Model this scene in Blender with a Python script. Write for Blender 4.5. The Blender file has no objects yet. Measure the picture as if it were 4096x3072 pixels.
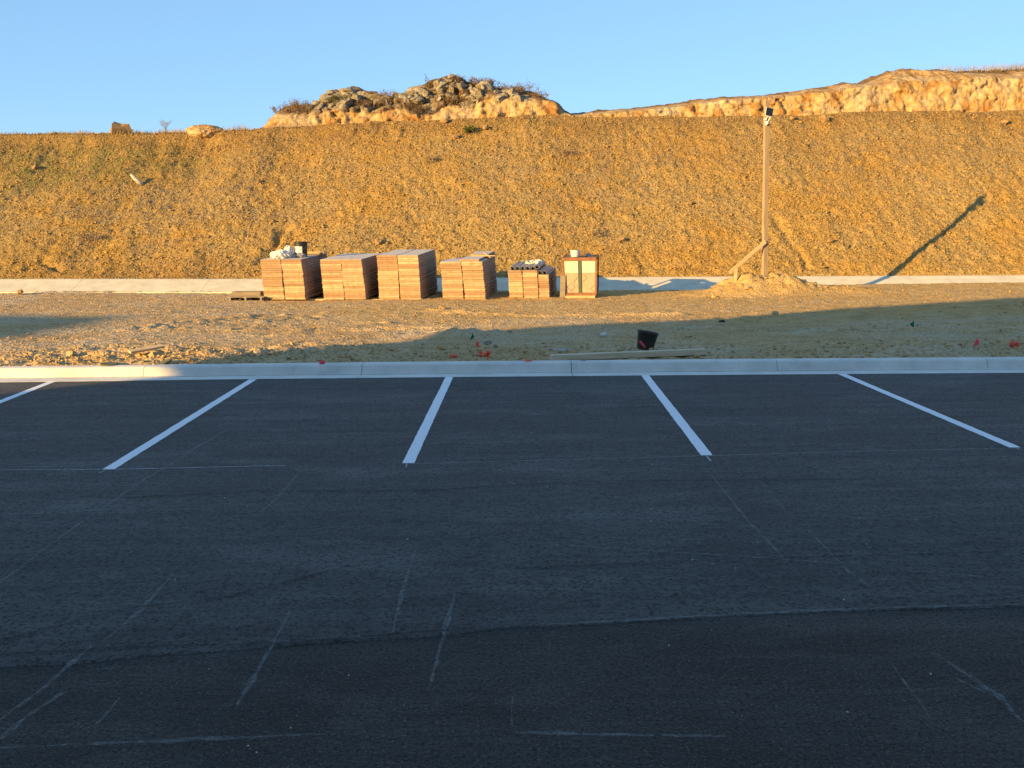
import bpy, bmesh, math, random
import numpy as np
from mathutils import Vector, Matrix, Euler

# ------------------------------------------------------------------ camera, sky, sun, exposure
sc = bpy.context.scene
F_PX = 4142.0                      # focal length in pixels of the 4096 px wide photograph
PITCH, ROLL, YAW, CAM_H = math.radians(8.85), -0.0118, -0.0105, 2.1
cam_d = bpy.data.cameras.new('camera'); cam = bpy.data.objects.new('camera', cam_d)
sc.collection.objects.link(cam); sc.camera = cam
cam_d.sensor_width = 36.0; cam_d.lens = 36.0 * F_PX / 4096.0
cam_d.clip_start = 0.05; cam_d.clip_end = 3000.0
_fw = Vector((math.sin(YAW) * math.cos(PITCH), math.cos(YAW) * math.cos(PITCH), -math.sin(PITCH)))
_rt = Vector((math.cos(YAW), -math.sin(YAW), 0)); _up = _rt.cross(_fw)
RT = _rt * math.cos(ROLL) + _up * math.sin(ROLL); UP = -_rt * math.sin(ROLL) + _up * math.cos(ROLL); FW = _fw
cam.matrix_world = Matrix(((RT.x, UP.x, -FW.x, 0), (RT.y, UP.y, -FW.y, 0), (RT.z, UP.z, -FW.z, CAM_H), (0, 0, 0, 1)))

SUN_EL, SUN_AZ = math.radians(11.2), math.radians(50.0)   # shadows run 50 degrees right of straight ahead
world = bpy.data.worlds.new('World'); sc.world = world; world.use_nodes = True
wn = world.node_tree.nodes; wl = world.node_tree.links
sky = wn.new('ShaderNodeTexSky'); sky.sky_type = 'NISHITA'; sky.sun_disc = False
sky.sun_elevation = SUN_EL; sky.sun_rotation = SUN_AZ + math.pi
sky.air_density = 0.65; sky.dust_density = 0.0; sky.ozone_density = 7.5
gam = wn.new('ShaderNodeGamma'); gam.inputs['Gamma'].default_value = 0.42      # the phone's soft tone curve, over the whole sky alike
wl.new(sky.outputs[0], gam.inputs['Color']); wl.new(gam.outputs[0], wn['Background'].inputs['Color'])
wn['Background'].inputs['Strength'].default_value = 0.208
sun_d = bpy.data.lights.new('sun', 'SUN'); sun = bpy.data.objects.new('sun', sun_d); sc.collection.objects.link(sun)
sun_d.energy = 4.4; sun_d.angle = math.radians(0.5); sun_d.color = (1.0, 0.62, 0.19)
sdir = Vector((math.sin(SUN_AZ) * math.cos(SUN_EL), math.cos(SUN_AZ) * math.cos(SUN_EL), -math.sin(SUN_EL)))
sun.rotation_euler = sdir.to_track_quat('-Z', 'Y').to_euler()
sun.location = (-40, -25, 30)
sc.view_settings.view_transform = 'Standard'; sc.view_settings.look = 'None'
sc.view_settings.exposure = 1.42; sc.view_settings.gamma = 1.0

# ------------------------------------------------------------------ helpers
COL = sc.collection
CAMP = Vector((0, 0, CAM_H))
def ray(x, y): return FW + RT * ((x - 2048) / F_PX) + UP * ((1536 - y) / F_PX)
def G(x, y, z=0.0):
    d = ray(x, y); return CAMP + d * ((z - CAM_H) / d.z)
def U(x, y, Y):
    d = ray(x, y); return CAMP + d * (Y / d.y)
S = 4096 / 2212.0

rng = np.random.default_rng(7); random.seed(7)
_T = rng.random((512, 512)).astype(np.float32)
_T3 = rng.random((64, 64, 64)).astype(np.float32)
def vn(x, y, seed=0):
    x = np.asarray(x, float) + seed * 37.13; y = np.asarray(y, float) + seed * 17.71
    ix = np.floor(x).astype(np.int64); iy = np.floor(y).astype(np.int64)
    fx = x - ix; fy = y - iy
    fx = fx * fx * fx * (fx * (fx * 6 - 15) + 10); fy = fy * fy * fy * (fy * (fy * 6 - 15) + 10)
    a = _T[ix % 512, iy % 512]; b = _T[(ix + 1) % 512, iy % 512]
    c = _T[ix % 512, (iy + 1) % 512]; d = _T[(ix + 1) % 512, (iy + 1) % 512]
    return ((a + (b - a) * fx) * (1 - fy) + (c + (d - c) * fx) * fy) * 2 - 1
def fbm(x, y, seed=0, octv=4, gain=.5, lac=2.03):
    s = 0; a = 1.0; n = 0
    for i in range(octv):
        s = s + a * vn(x, y, seed + i * 3); n += a; a *= gain; x = x * lac; y = y * lac
    return s / n
def clods(x, y, cell, prob, seed):
    """bumps of half-buried lumps, one per cell at most"""
    gx = np.floor(x / cell).astype(np.int64); gy = np.floor(y / cell).astype(np.int64)
    out = np.zeros_like(x)
    for i in (-1, 0, 1):
        for j in (-1, 0, 1):
            cx = gx + i; cy = gy + j
            r1 = _T[(cx * 7 + seed * 13) % 512, (cy * 3 + seed * 5) % 512]; r2 = _T[(cx * 5 + seed) % 512, (cy * 11 + seed * 3) % 512]
            r3 = _T[(cx * 3 + 91 + seed) % 512, (cy * 13 + 57) % 512]; r4 = _T[(cx * 17 + 5) % 512, (cy * 7 + seed * 9) % 512]
            px = (cx + r1) * cell; py = (cy + r2) * cell; rad = cell * (.25 + .5 * r4)
            d2 = (x - px) ** 2 + (y - py) ** 2
            h = np.sqrt(np.maximum(rad * rad - d2, 0)) * np.where(r3 < prob, 1, 0) * (.5 + .5 * r1)
            out = np.maximum(out, h)
    return out
def sstep(a, b, x):
    t = np.clip((x - a) / (b - a), 0, 1); return t * t * (3 - 2 * t)

def tag(o, label=None, cat=None, group=None, kind=None):
    if label: o['label'] = label
    if cat: o['category'] = cat
    if group: o['group'] = group
    if kind: o['kind'] = kind
    return o
def link(o, parent=None):
    COL.objects.link(o)
    if parent is not None: o.parent = parent
    return o
def thing(name, label, cat, loc=(0, 0, 0), rz=0.0, group=None):
    o = bpy.data.objects.new(name, None); o.empty_display_size = .1
    link(o); o.location = loc; o.rotation_euler = (0, 0, rz)
    return tag(o, label, cat, group)
def mesh_np(name, verts, faces, mats, smooth=False, parent=None, mat_idx=None):
    """verts (n,3), faces (m,k) arrays -> object"""
    me = bpy.data.meshes.new(name)
    verts = np.ascontiguousarray(verts, dtype=np.float32); faces = np.ascontiguousarray(faces, dtype=np.int32)
    m, k = faces.shape
    me.vertices.add(len(verts)); me.vertices.foreach_set('co', verts.ravel())
    me.loops.add(m * k); me.loops.foreach_set('vertex_index', faces.ravel())
    me.polygons.add(m); me.polygons.foreach_set('loop_start', np.arange(0, m * k, k, dtype=np.int32))
    me.polygons.foreach_set('loop_total', np.full(m, k, dtype=np.int32))
    if smooth: me.polygons.foreach_set('use_smooth', np.ones(m, dtype=bool))
    for mt in (mats if isinstance(mats, (list, tuple)) else [mats]): me.materials.append(mt)
    if mat_idx is not None: me.polygons.foreach_set('material_index', np.asarray(mat_idx, dtype=np.int32))
    me.update(calc_edges=True); me.validate()
    return link(bpy.data.objects.new(name, me), parent)
def add_attr(o, name, vals):
    a = o.data.attributes.new(name, 'FLOAT', 'POINT'); a.data.foreach_set('value', np.asarray(vals, dtype=np.float32).ravel())
def grid_faces(nx, ny):
    i = np.arange(nx * ny).reshape(ny, nx)
    return np.stack([i[:-1, :-1], i[:-1, 1:], i[1:, 1:], i[1:, :-1]], -1).reshape(-1, 4)

class MB:
    """collects shapes and builds ONE mesh object"""
    def __init__(s): s.bm = bmesh.new()
    def box(s, c, d, rot=None, mi=0, bevel=0.0):
        r = bmesh.ops.create_cube(s.bm, size=1.0); vs = r['verts']
        M = Matrix.Translation(c) @ (Euler(rot).to_matrix().to_4x4() if rot is not None else Matrix()) @ Matrix.Diagonal((*d, 1))
        bmesh.ops.transform(s.bm, matrix=M, verts=vs)
        fs = set(f for v in vs for f in v.link_faces)
        for f in fs: f.material_index = mi
        if bevel:
            es = list(set(e for v in vs for e in v.link_edges))
            bmesh.ops.bevel(s.bm, geom=es, offset=bevel, segments=1, affect='EDGES', profile=.5, material=-1)
        return s
    def tube(s, pts, rad, n=6, mi=0, cap=True):
        rings = []
        pts = [Vector(p) for p in pts]
        if not isinstance(rad, (list, tuple)): rad = [rad] * len(pts)
        ref = Vector((0.31, .17, .93))
        for i, p in enumerate(pts):
            t = (pts[min(i + 1, len(pts) - 1)] - pts[max(i - 1, 0)]).normalized()
            a = t.cross(ref)
            if a.length < .1: a = t.cross(Vector((1, 0, 0)))
            a.normalize(); b = t.cross(a)
            rings.append([s.bm.verts.new(p + (a * math.cos(2 * math.pi * k / n) + b * math.sin(2 * math.pi * k / n)) * rad[i]) for k in range(n)])
        for r0, r1 in zip(rings, rings[1:]):
            for k in range(n):
                f = s.bm.faces.new((r0[k], r0[(k + 1) % n], r1[(k + 1) % n], r1[k])); f.material_index = mi; f.smooth = n > 4
        if cap and n > 2:
            s.bm.faces.new(rings[0][::-1]).material_index = mi; s.bm.faces.new(rings[-1]).material_index = mi
        return s
    def lathe(s, prof, n=24, mi=0, M=None):
        """prof: list of (radius, z); open profile, closed where radius is 0"""
        rings = []
        for r, z in prof:
            if r < 1e-6: rings.append([s.bm.verts.new((0, 0, z))])
            else: rings.append([s.bm.verts.new((r * math.cos(2 * math.pi * k / n), r * math.sin(2 * math.pi * k / n), z)) for k in range(n)])
        allv = [v for r in rings for v in r]
        for a, b in zip(rings, rings[1:]):
            for k in range(n):
                k2 = (k + 1) % n
                if len(a) == 1 and len(b) == 1: continue
                if len(a) == 1: f = s.bm.faces.new((a[0], b[k2], b[k]))
                elif len(b) == 1: f = s.bm.faces.new((a[k], a[k2], b[0]))
                else: f = s.bm.faces.new((a[k], a[k2], b[k2], b[k]))
                f.material_index = mi; f.smooth = True
        if M is not None: bmesh.ops.transform(s.bm, matrix=M, verts=allv)
        return s
    def prism(s, poly, axis_vec, mi=0):
        """extrude polygon (3D points) by axis_vec"""
        a = [s.bm.verts.new(p) for p in poly]; b = [s.bm.verts.new(Vector(p) + Vector(axis_vec)) for p in poly]
        n = len(a); fs = [s.bm.faces.new(a), s.bm.faces.new(b[::-1])]
        for i in range(n): fs.append(s.bm.faces.new((a[i], b[i], b[(i + 1) % n], a[(i + 1) % n])))
        for f in fs: f.material_index = mi
        return s
    def sheet(s, poly, mi=0):
        f = s.bm.faces.new([s.bm.verts.new(p) for p in poly]); f.material_index = mi; return s
    def transform(s, M): bmesh.ops.transform(s.bm, matrix=M, verts=s.bm.verts[:]); return s
    def mesh(s, name, mats):
        bmesh.ops.recalc_face_normals(s.bm, faces=s.bm.faces[:])
        me = bpy.data.meshes.new(name); s.bm.to_mesh(me); s.bm.free()
        for m in (mats if isinstance(mats, (list, tuple)) else [mats]): me.materials.append(m)
        return me
    def build(s, name, mats, parent=None, loc=(0, 0, 0), rot=(0, 0, 0)):
        o = link(bpy.data.objects.new(name, s.mesh(name, mats)), parent); o.location = loc; o.rotation_euler = rot; return o

def rock_mesh(name, size, seed, mat, n=22, sub=1, rough=.06):
    r = random.Random(seed); bm = bmesh.new()
    for i in range(n):
        v = Vector((r.gauss(0, 1), r.gauss(0, 1), r.gauss(0, 1))).normalized() * r.uniform(.75, 1.0)
        bm.verts.new((v.x * size[0] / 2, v.y * size[1] / 2, v.z * size[2] / 2))
    res = bmesh.ops.convex_hull(bm, input=bm.verts[:])
    bmesh.ops.delete(bm, geom=[g for g in res['geom_interior'] if isinstance(g, bmesh.types.BMVert)], context='VERTS')
    bmesh.ops.triangulate(bm, faces=bm.faces[:])
    if sub:
        bmesh.ops.subdivide_edges(bm, edges=bm.edges[:], cuts=sub, use_grid_fill=True)
        a = rough * min(size)
        for v in bm.verts: v.co += Vector((r.uniform(-a, a), r.uniform(-a, a), r.uniform(-a, a)))
    bmesh.ops.recalc_face_normals(bm, faces=bm.faces[:])
    me = bpy.data.meshes.new(name); bm.to_mesh(me); bm.free(); me.materials.append(mat); return me

# ------------------------------------------------------------------ materials
class Mat:
    def __init__(s, name, rough=.9, spec=.3, metal=0.0):
        s.m = bpy.data.materials.new(name); s.m.use_nodes = True; s.t = s.m.node_tree
        s.b = s.t.nodes['Principled BSDF']; s.b.inputs['Roughness'].default_value = rough
        s.b.inputs['Specular IOR Level'].default_value = spec; s.b.inputs['Metallic'].default_value = metal
        s._tc = None
    def n(s, kind): return s.t.nodes.new(kind)
    def l(s, a, b): s.t.links.new(a, b)
    def tc(s, kind='Object'):
        if s._tc is None: s._tc = s.n('ShaderNodeTexCoord')
        return s._tc.outputs[kind]
    def world(s): g = s.n('ShaderNodeNewGeometry'); return g.outputs['Position']
    def mapv(s, vec, scale=(1, 1, 1), rot=(0, 0, 0), loc=(0, 0, 0)):
        mp = s.n('ShaderNodeMapping'); mp.inputs['Scale'].default_value = scale; mp.inputs['Rotation'].default_value = rot; mp.inputs['Location'].default_value = loc
        s.l(vec, mp.inputs['Vector']); return mp.outputs[0]
    def noise(s, scale, detail=4, rough=.6, vec=None, dist=0.0):
        nd = s.n('ShaderNodeTexNoise'); nd.inputs['Scale'].default_value = scale; nd.inputs['Detail'].default_value = detail
        nd.inputs['Roughness'].default_value = rough; nd.inputs['Distortion'].default_value = dist
        s.l(vec if vec is not None else s.tc(), nd.inputs['Vector']); return nd.outputs['Fac']
    def voro(s, scale, vec=None, feature='F1', out='Distance'):
        nd = s.n('ShaderNodeTexVoronoi'); nd.feature = feature; nd.inputs['Scale'].default_value = scale
        s.l(vec if vec is not None else s.tc(), nd.inputs['Vector']); return nd.outputs[out]
    def ramp(s, fac, stops):
        r = s.n('ShaderNodeValToRGB'); e = r.color_ramp.elements
        while len(e) < len(stops): e.new(.5)
        for el, (p, c) in zip(e, stops):
            el.position = p; el.color = (*c, 1) if hasattr(c, '__len__') else (c, c, c, 1)
        s.l(fac, r.inputs[0]); return r.outputs[0]
    def mix(s, fac, a, b, mode='MIX'):
        m = s.n('ShaderNodeMix'); m.data_type = 'RGBA'; m.blend_type = mode
        for i, v in ((0, fac), (6, a), (7, b)):
            if hasattr(v, 'is_linked') or hasattr(v, 'links'): s.l(v, m.inputs[i])
            else: m.inputs[i].default_value = v if not hasattr(v, '__len__') else (*v, 1)
        return m.outputs[2]
    def math(s, op, a, b=None):
        m = s.n('ShaderNodeMath'); m.operation = op
        for i, v in ((0, a), (1, b)):
            if v is None: continue
            if hasattr(v, 'links'): s.l(v, m.inputs[i])
            else: m.inputs[i].default_value = v
        return m.outputs[0]
    def attr(s, name): a = s.n('ShaderNodeAttribute'); a.attribute_name = name; return a.outputs['Fac']
    def rand(s): return s.n('ShaderNodeObjectInfo').outputs['Random']
    def color(s, c):
        if hasattr(c, 'links'): s.l(c, s.b.inputs['Base Color'])
        else: s.b.inputs['Base Color'].default_value = (*c, 1)
        return s
    def rough(s, f): s.l(f, s.b.inputs['Roughness']); return s
    def bump(s, h, strength=.5, dist=.02):
        b = s.n('ShaderNodeBump'); b.inputs['Strength'].default_value = strength; b.inputs['Distance'].default_value = dist
        s.l(h, b.inputs['Height']); s.l(b.outputs[0], s.b.inputs['Normal']); return s
def simple(name, c, rough=.8, spec=.3, metal=0.0, var=.25, scale=14, bump=.2, bdist=.004):
    m = Mat(name, rough, spec, metal); f = m.noise(scale, 5, .65)
    d = tuple(x * (1 - var) for x in c); e = tuple(min(1, x * (1 + var)) for x in c)
    m.color(m.ramp(f, [(.25, d), (.5, c), (.75, e)]))
    if bump: m.bump(m.noise(scale * 6, 4, .6), bump, bdist)
    return m.m

def dirt_material():
    m = Mat('dirt', .97, .1); w = m.world(); spoil = m.attr('spoil')
    big = m.noise(.35, 4, .6, w); mid = m.noise(2.2, 5, .65, w); fine = m.noise(24, 5, .7, w)
    c = m.ramp(mid, [(.28, (.44, .29, .13)), (.5, (.57, .385, .18)), (.72, (.65, .46, .235))])
    c2 = m.ramp(mid, [(.28, (.52, .40, .235)), (.72, (.63, .495, .31))])          # dried pale crust
    c = m.mix(m.ramp(big, [(.46, 0.0), (.62, 1.0)]), c, c2)
    c = m.mix(m.ramp(fine, [(.36, .85), (.54, 0.0)]), c, (.25, .17, .08))
    st = m.mapv(w, (.45, 4.5, 1)); streak = m.noise(1.6, 6, .7, st)
    c = m.mix(m.ramp(streak, [(.52, 0.0), (.64, .6)]), c, (.64, .51, .35))
    pe = m.voro(26, w); c = m.mix(m.ramp(pe, [(.1, .3), (.2, 0.0)]), c, (.60, .45, .26))
    c = m.mix(m.math('MULTIPLY', spoil, .8), c, m.ramp(mid, [(.28, (.36, .215, .06)), (.5, (.52, .335, .115)), (.72, (.63, .43, .18))]))  # ochre of the spoil heap, and golden sunlight painted onto the open dirt
    m.color(c); m.bump(m.math('ADD', m.noise(16, 6, .7, w), m.math('MULTIPLY', m.voro(20, w), .6)), .75, .05)
    return m.m
def slope_material():
    m = Mat('slope_soil', .98, .05); w = m.world()
    big = m.noise(.28, 4, .6, w); mid = m.noise(1.7, 6, .68, w); fine = m.noise(9, 6, .72, w)
    och = m.ramp(mid, [(.26, (.29, .165, .036)), (.5, (.41, .245, .058)), (.74, (.49, .31, .095))])
    dry = m.ramp(fine, [(.3, (.26, .18, .062)), (.55, (.39, .275, .105)), (.75, (.50, .37, .18))])
    c = m.mix(m.ramp(big, [(.40, 0.0), (.56, .9)]), och, dry)
    c = m.mix(m.math('MULTIPLY', m.attr('weedy'), m.ramp(m.noise(.9, 5, .7, w), [(.36, .0), (.60, .85)])), c, m.ramp(fine, [(.3, (.17, .13, .075)), (.6, (.30, .235, .135)), (.8, (.42, .345, .225))]))
    c = m.mix(m.math('MULTIPLY', m.attr('rocky'), m.ramp(m.noise(1.4, 5, .7, w), [(.3, .35), (.65, .95)])), c, m.ramp(fine, [(.3, (.11, .065, .026)), (.55, (.22, .14, .06)), (.8, (.40, .29, .15))]))
    c = m.mix(m.ramp(fine, [(.38, .8), (.49, 0.0)]), c, (.13, .075, .028))
    g = m.attr('green'); gn = m.math('MULTIPLY', g, m.ramp(m.noise(1.6, 4, .6, w), [(.4, .15), (.62, .9)]))
    c = m.mix(gn, c, (.16, .15, .05))
    pe = m.voro(8, w); c = m.mix(m.ramp(pe, [(.12, .55), (.26, 0.0)]), c, (.48, .33, .14))
    m.color(c); m.bump(m.math('ADD', m.noise(11, 6, .75, w), m.math('MULTIPLY', m.voro(13, w), .8)), .8, .05)
    return m.m
def clay_material(name, rockattr=True):
    m = Mat(name, .96, .08); w = m.world()
    v = m.mapv(w, (1, 1, .45)); mid = m.noise(1.1, 6, .7, v, .6); fine = m.noise(6, 6, .72, w)
    clay = m.ramp(mid, [(.28, (.26, .105, .028)), (.40, (.42, .22, .07)), (.50, (.52, .36, .17)), (.64, (.60, .48, .30))])
    clay = m.mix(m.ramp(fine, [(.34, .8), (.5, 0.0)]), clay, (.20, .09, .03))
    clay = m.mix(m.ramp(m.noise(.5, 4, .6, w), [(.5, 0.0), (.62, .6)]), clay, m.ramp(fine, [(.3, (.34, .26, .16)), (.7, (.60, .50, .34))]))
    rock = m.ramp(m.noise(2.6, 6, .7, w), [(.28, (.11, .095, .075)), (.5, (.27, .24, .19)), (.72, (.44, .40, .33))])
    rock = m.mix(m.ramp(fine, [(.40, .9), (.52, 0.0)]), rock, (.06, .045, .03))
    brn = m.ramp(fine, [(.3, (.10, .06, .03)), (.7, (.28, .18, .09))])
    c = m.mix(m.attr('rock'), clay, rock); c = m.mix(m.attr('scrub'), c, brn)
    m.color(c); m.bump(m.math('ADD', m.noise(5, 7, .75, v), m.math('MULTIPLY', m.noise(1.6, 4, .6, v), 1.5)), 1.0, .14)
    return m.m
def asphalt_material(name, base, coarse):
    m = Mat(name, .9, .22); w = m.world(); b = base
    st = m.mapv(w, (.16, 1.9, 1), (0, 0, -.02)); streak = m.noise(2.0, 8, .7, st, .3)
    st2 = m.mapv(w, (5, 24, 1), (0, 0, -.02)); drag = m.noise(1.0, 6, .75, st2)
    big = m.noise(.5, 6, .65, w); grain = m.noise(38 if not coarse else 46, 6, .8, w); speck = m.noise(95 if not coarse else 70, 3, .8, w)
    c = m.ramp(streak, [(.32, tuple(x * .74 for x in b)), (.5, b), (.68, tuple(x * 1.30 for x in b))])
    c = m.mix(m.ramp(drag, [(.36, .55), (.5, 0.0)]), c, tuple(x * .50 for x in b))
    c = m.mix(m.ramp(drag, [(.54, 0.0), (.70, .45)]), c, tuple(x * 1.9 for x in b))
    c = m.mix(m.ramp(big, [(.36, .75), (.52, 0.0)]), c, tuple(x * (.30 if coarse else .62) for x in b))
    c = m.mix(m.ramp(m.noise(.9, 6, .7, m.mapv(w, (.5, 1.2, 1))), [(.52, 0.0), (.66, .6)]), c, tuple(x * 1.7 for x in b))
    c = m.mix(m.ramp(grain, [(.41, .9), (.51, 0.0)]), c, tuple(x * .22 for x in b))
    c = m.mix(m.ramp(speck, [(.58, 0.0), (.68, .95 if coarse else .5)]), c, tuple(x * 3.4 for x in b))
    m.color(c); m.rough(m.ramp(big, [(.3, .72), (.7, .95)]))
    h = m.math('ADD', m.math('MULTIPLY', m.voro(70 if coarse else 120, w), .8), m.math('ADD', grain, speck))
    m.bump(h, .9 if coarse else .55, .014 if coarse else .007)
    return m.m
def concrete_material(name, c0=(.70, .675, .61)):
    m = Mat(name, .88, .2); w = m.world()
    a = m.noise(2.4, 6, .65, w); v = m.mapv(w, (14, 1.2, 1.2)); br = m.noise(5, 4, .7, v)
    c = m.ramp(a, [(.28, tuple(x * .82 for x in c0)), (.5, c0), (.74, tuple(min(x * 1.16, 1) for x in c0))])
    c = m.mix(m.ramp(br, [(.5, 0.0), (.72, .22)]), c, tuple(x * .7 for x in c0))
    c = m.mix(m.ramp(m.noise(6, 5, .7, w), [(.66, 0.0), (.74, .6)]), c, (.30, .23, .15))
    m.color(c); m.bump(m.noise(90, 4, .7, w), .25, .004); return m.m
def wood_material(name, c0, dark, axis=0, scale=3.0):
    m = Mat(name, .85, .2); sc_ = [scale * 9] * 3; sc_[axis] = scale * .7
    g = m.noise(1.0, 5, .65, m.mapv(m.tc(), tuple(sc_)), .4)
    c = m.ramp(g, [(.28, dark), (.52, c0), (.75, tuple(min(1, x * 1.22) for x in c0))])
    c = m.mix(m.math('MULTIPLY', m.rand(), .35), c, dark)
    m.color(c); m.bump(g, .4, .004); return m.m
def panel_edge_material():
    m = Mat('formwork_edge', .82, .25); o = m.tc(); r = m.rand()
    off = m.n('ShaderNodeVectorMath'); off.operation = 'SCALE'; cmb = m.n('ShaderNodeCombineXYZ')
    for i in range(3): m.l(r, cmb.inputs[i])
    off.inputs['Scale'].default_value = 57.0; m.l(cmb.outputs[0], off.inputs[0])
    add = m.n('ShaderNodeVectorMath'); add.operation = 'ADD'; m.l(o, add.inputs[0]); m.l(off.outputs[0], add.inputs[1])
    v = add.outputs[0]
    n1 = m.noise(7, 5, .65, m.mapv(v, (1, 1, 2.2)))
    c = m.ramp(n1, [(.28, (.33, .225, .13)), (.46, (.48, .36, .225)), (.66, (.60, .485, .34))])
    rust = m.ramp(m.noise(16, 4, .6, v), [(.3, (.20, .085, .04)), (.7, (.36, .17, .085))])
    lim = m.math('ADD', n1, m.math('MULTIPLY', m.math('SUBTRACT', r, .5), .42))
    c = m.mix(m.ramp(lim, [(.56, 0.0), (.68, .6)]), c, rust)
    sx = m.n('ShaderNodeSeparateXYZ'); m.l(o, sx.inputs[0])
    fx = m.math('ABSOLUTE', m.math('SUBTRACT', m.math('FRACT', m.math('ADD', m.math('DIVIDE', sx.outputs[0], .152), .5)), .5))
    dx = m.math('MULTIPLY', fx, .152); dz = m.math('ABSOLUTE', sx.outputs[2])
    hole = m.math('MULTIPLY', m.math('LESS_THAN', dx, .008), m.math('LESS_THAN', dz, .008))
    r2 = m.math('FRACT', m.math('MULTIPLY', r, 17.3)); c = m.mix(m.math('MULTIPLY', r2, .6), c, (.22, .125, .07)); c = m.mix(m.math('MULTIPLY', hole, .55), c, (.05, .03, .02))
    m.color(c); m.bump(n1, .35, .006); return m.m

M_DIRT = dirt_material(); M_SLOPE = slope_material(); M_CLAY = clay_material('clay_bank')
M_ASPH = asphalt_material('asphalt_coarse', (.076, .073, .066), True)
M_ASPH2 = asphalt_material('asphalt_fine', (.104, .100, .093), False)
M_CONC = concrete_material('concrete_kerb'); M_DITCH = concrete_material('concrete_ditch', (.63, .585, .45))
M_PEDGE = panel_edge_material()
M_PLY = simple('plywood_face', (.56, .52, .47), .8, .25, var=.3, scale=5)
M_PSIDE = simple('formwork_side', (.27, .19, .15), .85, .2, var=.45, scale=8)
M_TIMB = wood_material('timber', (.58, .43, .25), (.38, .26, .14))
M_TIMBZ = wood_material('timber_upright', (.40, .31, .21), (.22, .155, .095), axis=2)
M_GREYW = wood_material('weathered_wood', (.30, .255, .20), (.16, .125, .09))
M_STEEL = simple('rusty_steel', (.25, .115, .06), .8, .35, var=.4, scale=10)
M_GALV = simple('bare_steel', (.42, .40, .37), .5, .5, .6, var=.3, scale=12)
M_DARKST = simple('dark_steel', (.10, .085, .075), .7, .4, .2, var=.4, scale=9)
M_GREEN = simple('green_paint_steel', (.075, .105, .075), .6, .4, var=.25)
M_WPAINT = simple('white_plastic', (.72, .70, .66), .45, .5, var=.08)
M_BLACKP = simple('black_plastic', (.022, .023, .024), .45, .5, var=.3, scale=8)
M_CREAM = simple('cream_panel', (.54, .525, .48), .8, .25, var=.16, scale=7)
M_TAN = simple('tan_panel', (.42, .33, .245), .82, .25, var=.18, scale=6)
M_SACK = simple('white_sack', (.74, .71, .65), .7, .3, var=.1, scale=10)
M_FOAM = simple('tan_foam', (.50, .36, .19), .85, .2, var=.35, scale=12)
M_REDP = simple('red_plastic', (.90, .12, .07), .5, .4, var=.12)
M_PINK = simple('pink_flag', (.95, .16, .20), .6, .3, var=.1)
M_GRNF = simple('green_flag', (.0, .26, .12), .6, .3, var=.1)
M_WIRE = simple('wire', (.30, .29, .28), .5, .5, .7, var=.2)
M_LID = simple('green_lid', (.13, .125, .06), .7, .3, var=.3)
M_ROCKG = simple('grey_rock', (.30, .265, .20), .92, .15, var=.6, scale=6, bump=1.0, bdist=.05)
M_ROCKT = simple('tan_rock', (.31, .205, .10), .95, .1, var=.4, scale=7, bump=.8, bdist=.03)
M_CLOD = simple('clod', (.50, .355, .175), .97, .08, var=.4, scale=5, bump=.8, bdist=.02)
M_SCLOD = simple('slope_clod', (.39, .25, .085), .97, .08, var=.35, scale=3, bump=.8, bdist=.03)
M_STRAW = simple('dry_grass', (.37, .285, .155), .9, .15, var=.45, scale=.8, bump=0)
M_STRAW2 = simple('grey_grass', (.30, .245, .17), .9, .15, var=.45, scale=.9, bump=0)
M_TWIG = simple('brown_twig', (.21, .13, .07), .9, .15, var=.4, scale=3, bump=0)
M_LEAFB = simple('brown_leaf', (.19, .125, .06), .85, .15, var=.5, scale=3, bump=0)
M_LEAFG = simple('green_leaf', (.10, .12, .03), .8, .2, var=.5, scale=5, bump=0)
M_SOLAR = simple('solar_cell', (.012, .013, .018), .25, .5, var=.2)
M_LENS = simple('lens', (.01, .01, .01), .2, .5, var=.1)
M_LOG = wood_material('bleached_log', (.56, .50, .40), (.30, .25, .17))
def paint_material():
    m = Mat('white_paint', .75, .3); w = m.world()
    f = m.noise(55, 6, .8, w); m.color(m.ramp(f, [(.32, (.30, .31, .33)), (.42, (.80, .815, .84)), (.7, (.86, .87, .88))]))
    m.bump(m.noise(120, 3, .7, w), .3, .003); return m.m
M_PAINT = paint_material()
def scuff_material(name, c, lo, hi, amount):
    m = Mat(name, .9, .2); w = m.world(); m.color(c)
    f = m.noise(28, 6, .85, w); a = m.math('MULTIPLY', m.ramp(f, [(lo, 0.0), (hi, 1.0)]), amount); m.l(a, m.b.inputs['Alpha']); return m.m
M_SCUFF = scuff_material('dust_scuff', (.42, .42, .41), .42, .66, .40)
M_CHALK = scuff_material('chalk', (.62, .64, .66), .25, .6, .75)
M_DARKSC = scuff_material('tyre_mark', (.008, .008, .009), .36, .66, .6)
M_WALL = simple('building_wall', (.74, .72, .68), .9, .2, var=.1, scale=1.2)
M_GLASS = simple('building_glass', (.04, .05, .06), .1, .5, var=.1)

# ------------------------------------------------------------------ the car park
XK = [-90, -7.2, -3.7, -.15, 4.36, 6.8, 90]; YK = [13.9, 14.05, 14.11, 14.10, 14.02, 13.95, 13.5]
def kerb_y(x): return float(np.interp(x, XK, YK))
ground = tag(MB().sheet([(-160, -160, -.6), (160, -160, -.6), (160, 200, -.6), (-160, 200, -.6)]).build('ground', M_DIRT), kind='structure')
lot = MB(); lot.sheet([(-90, -40, 0), (90, -40, 0), (90, 14.2, 0), (-90, 14.2, 0)])
lot = tag(lot.build('car_park', M_ASPH), kind='structure')
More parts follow.
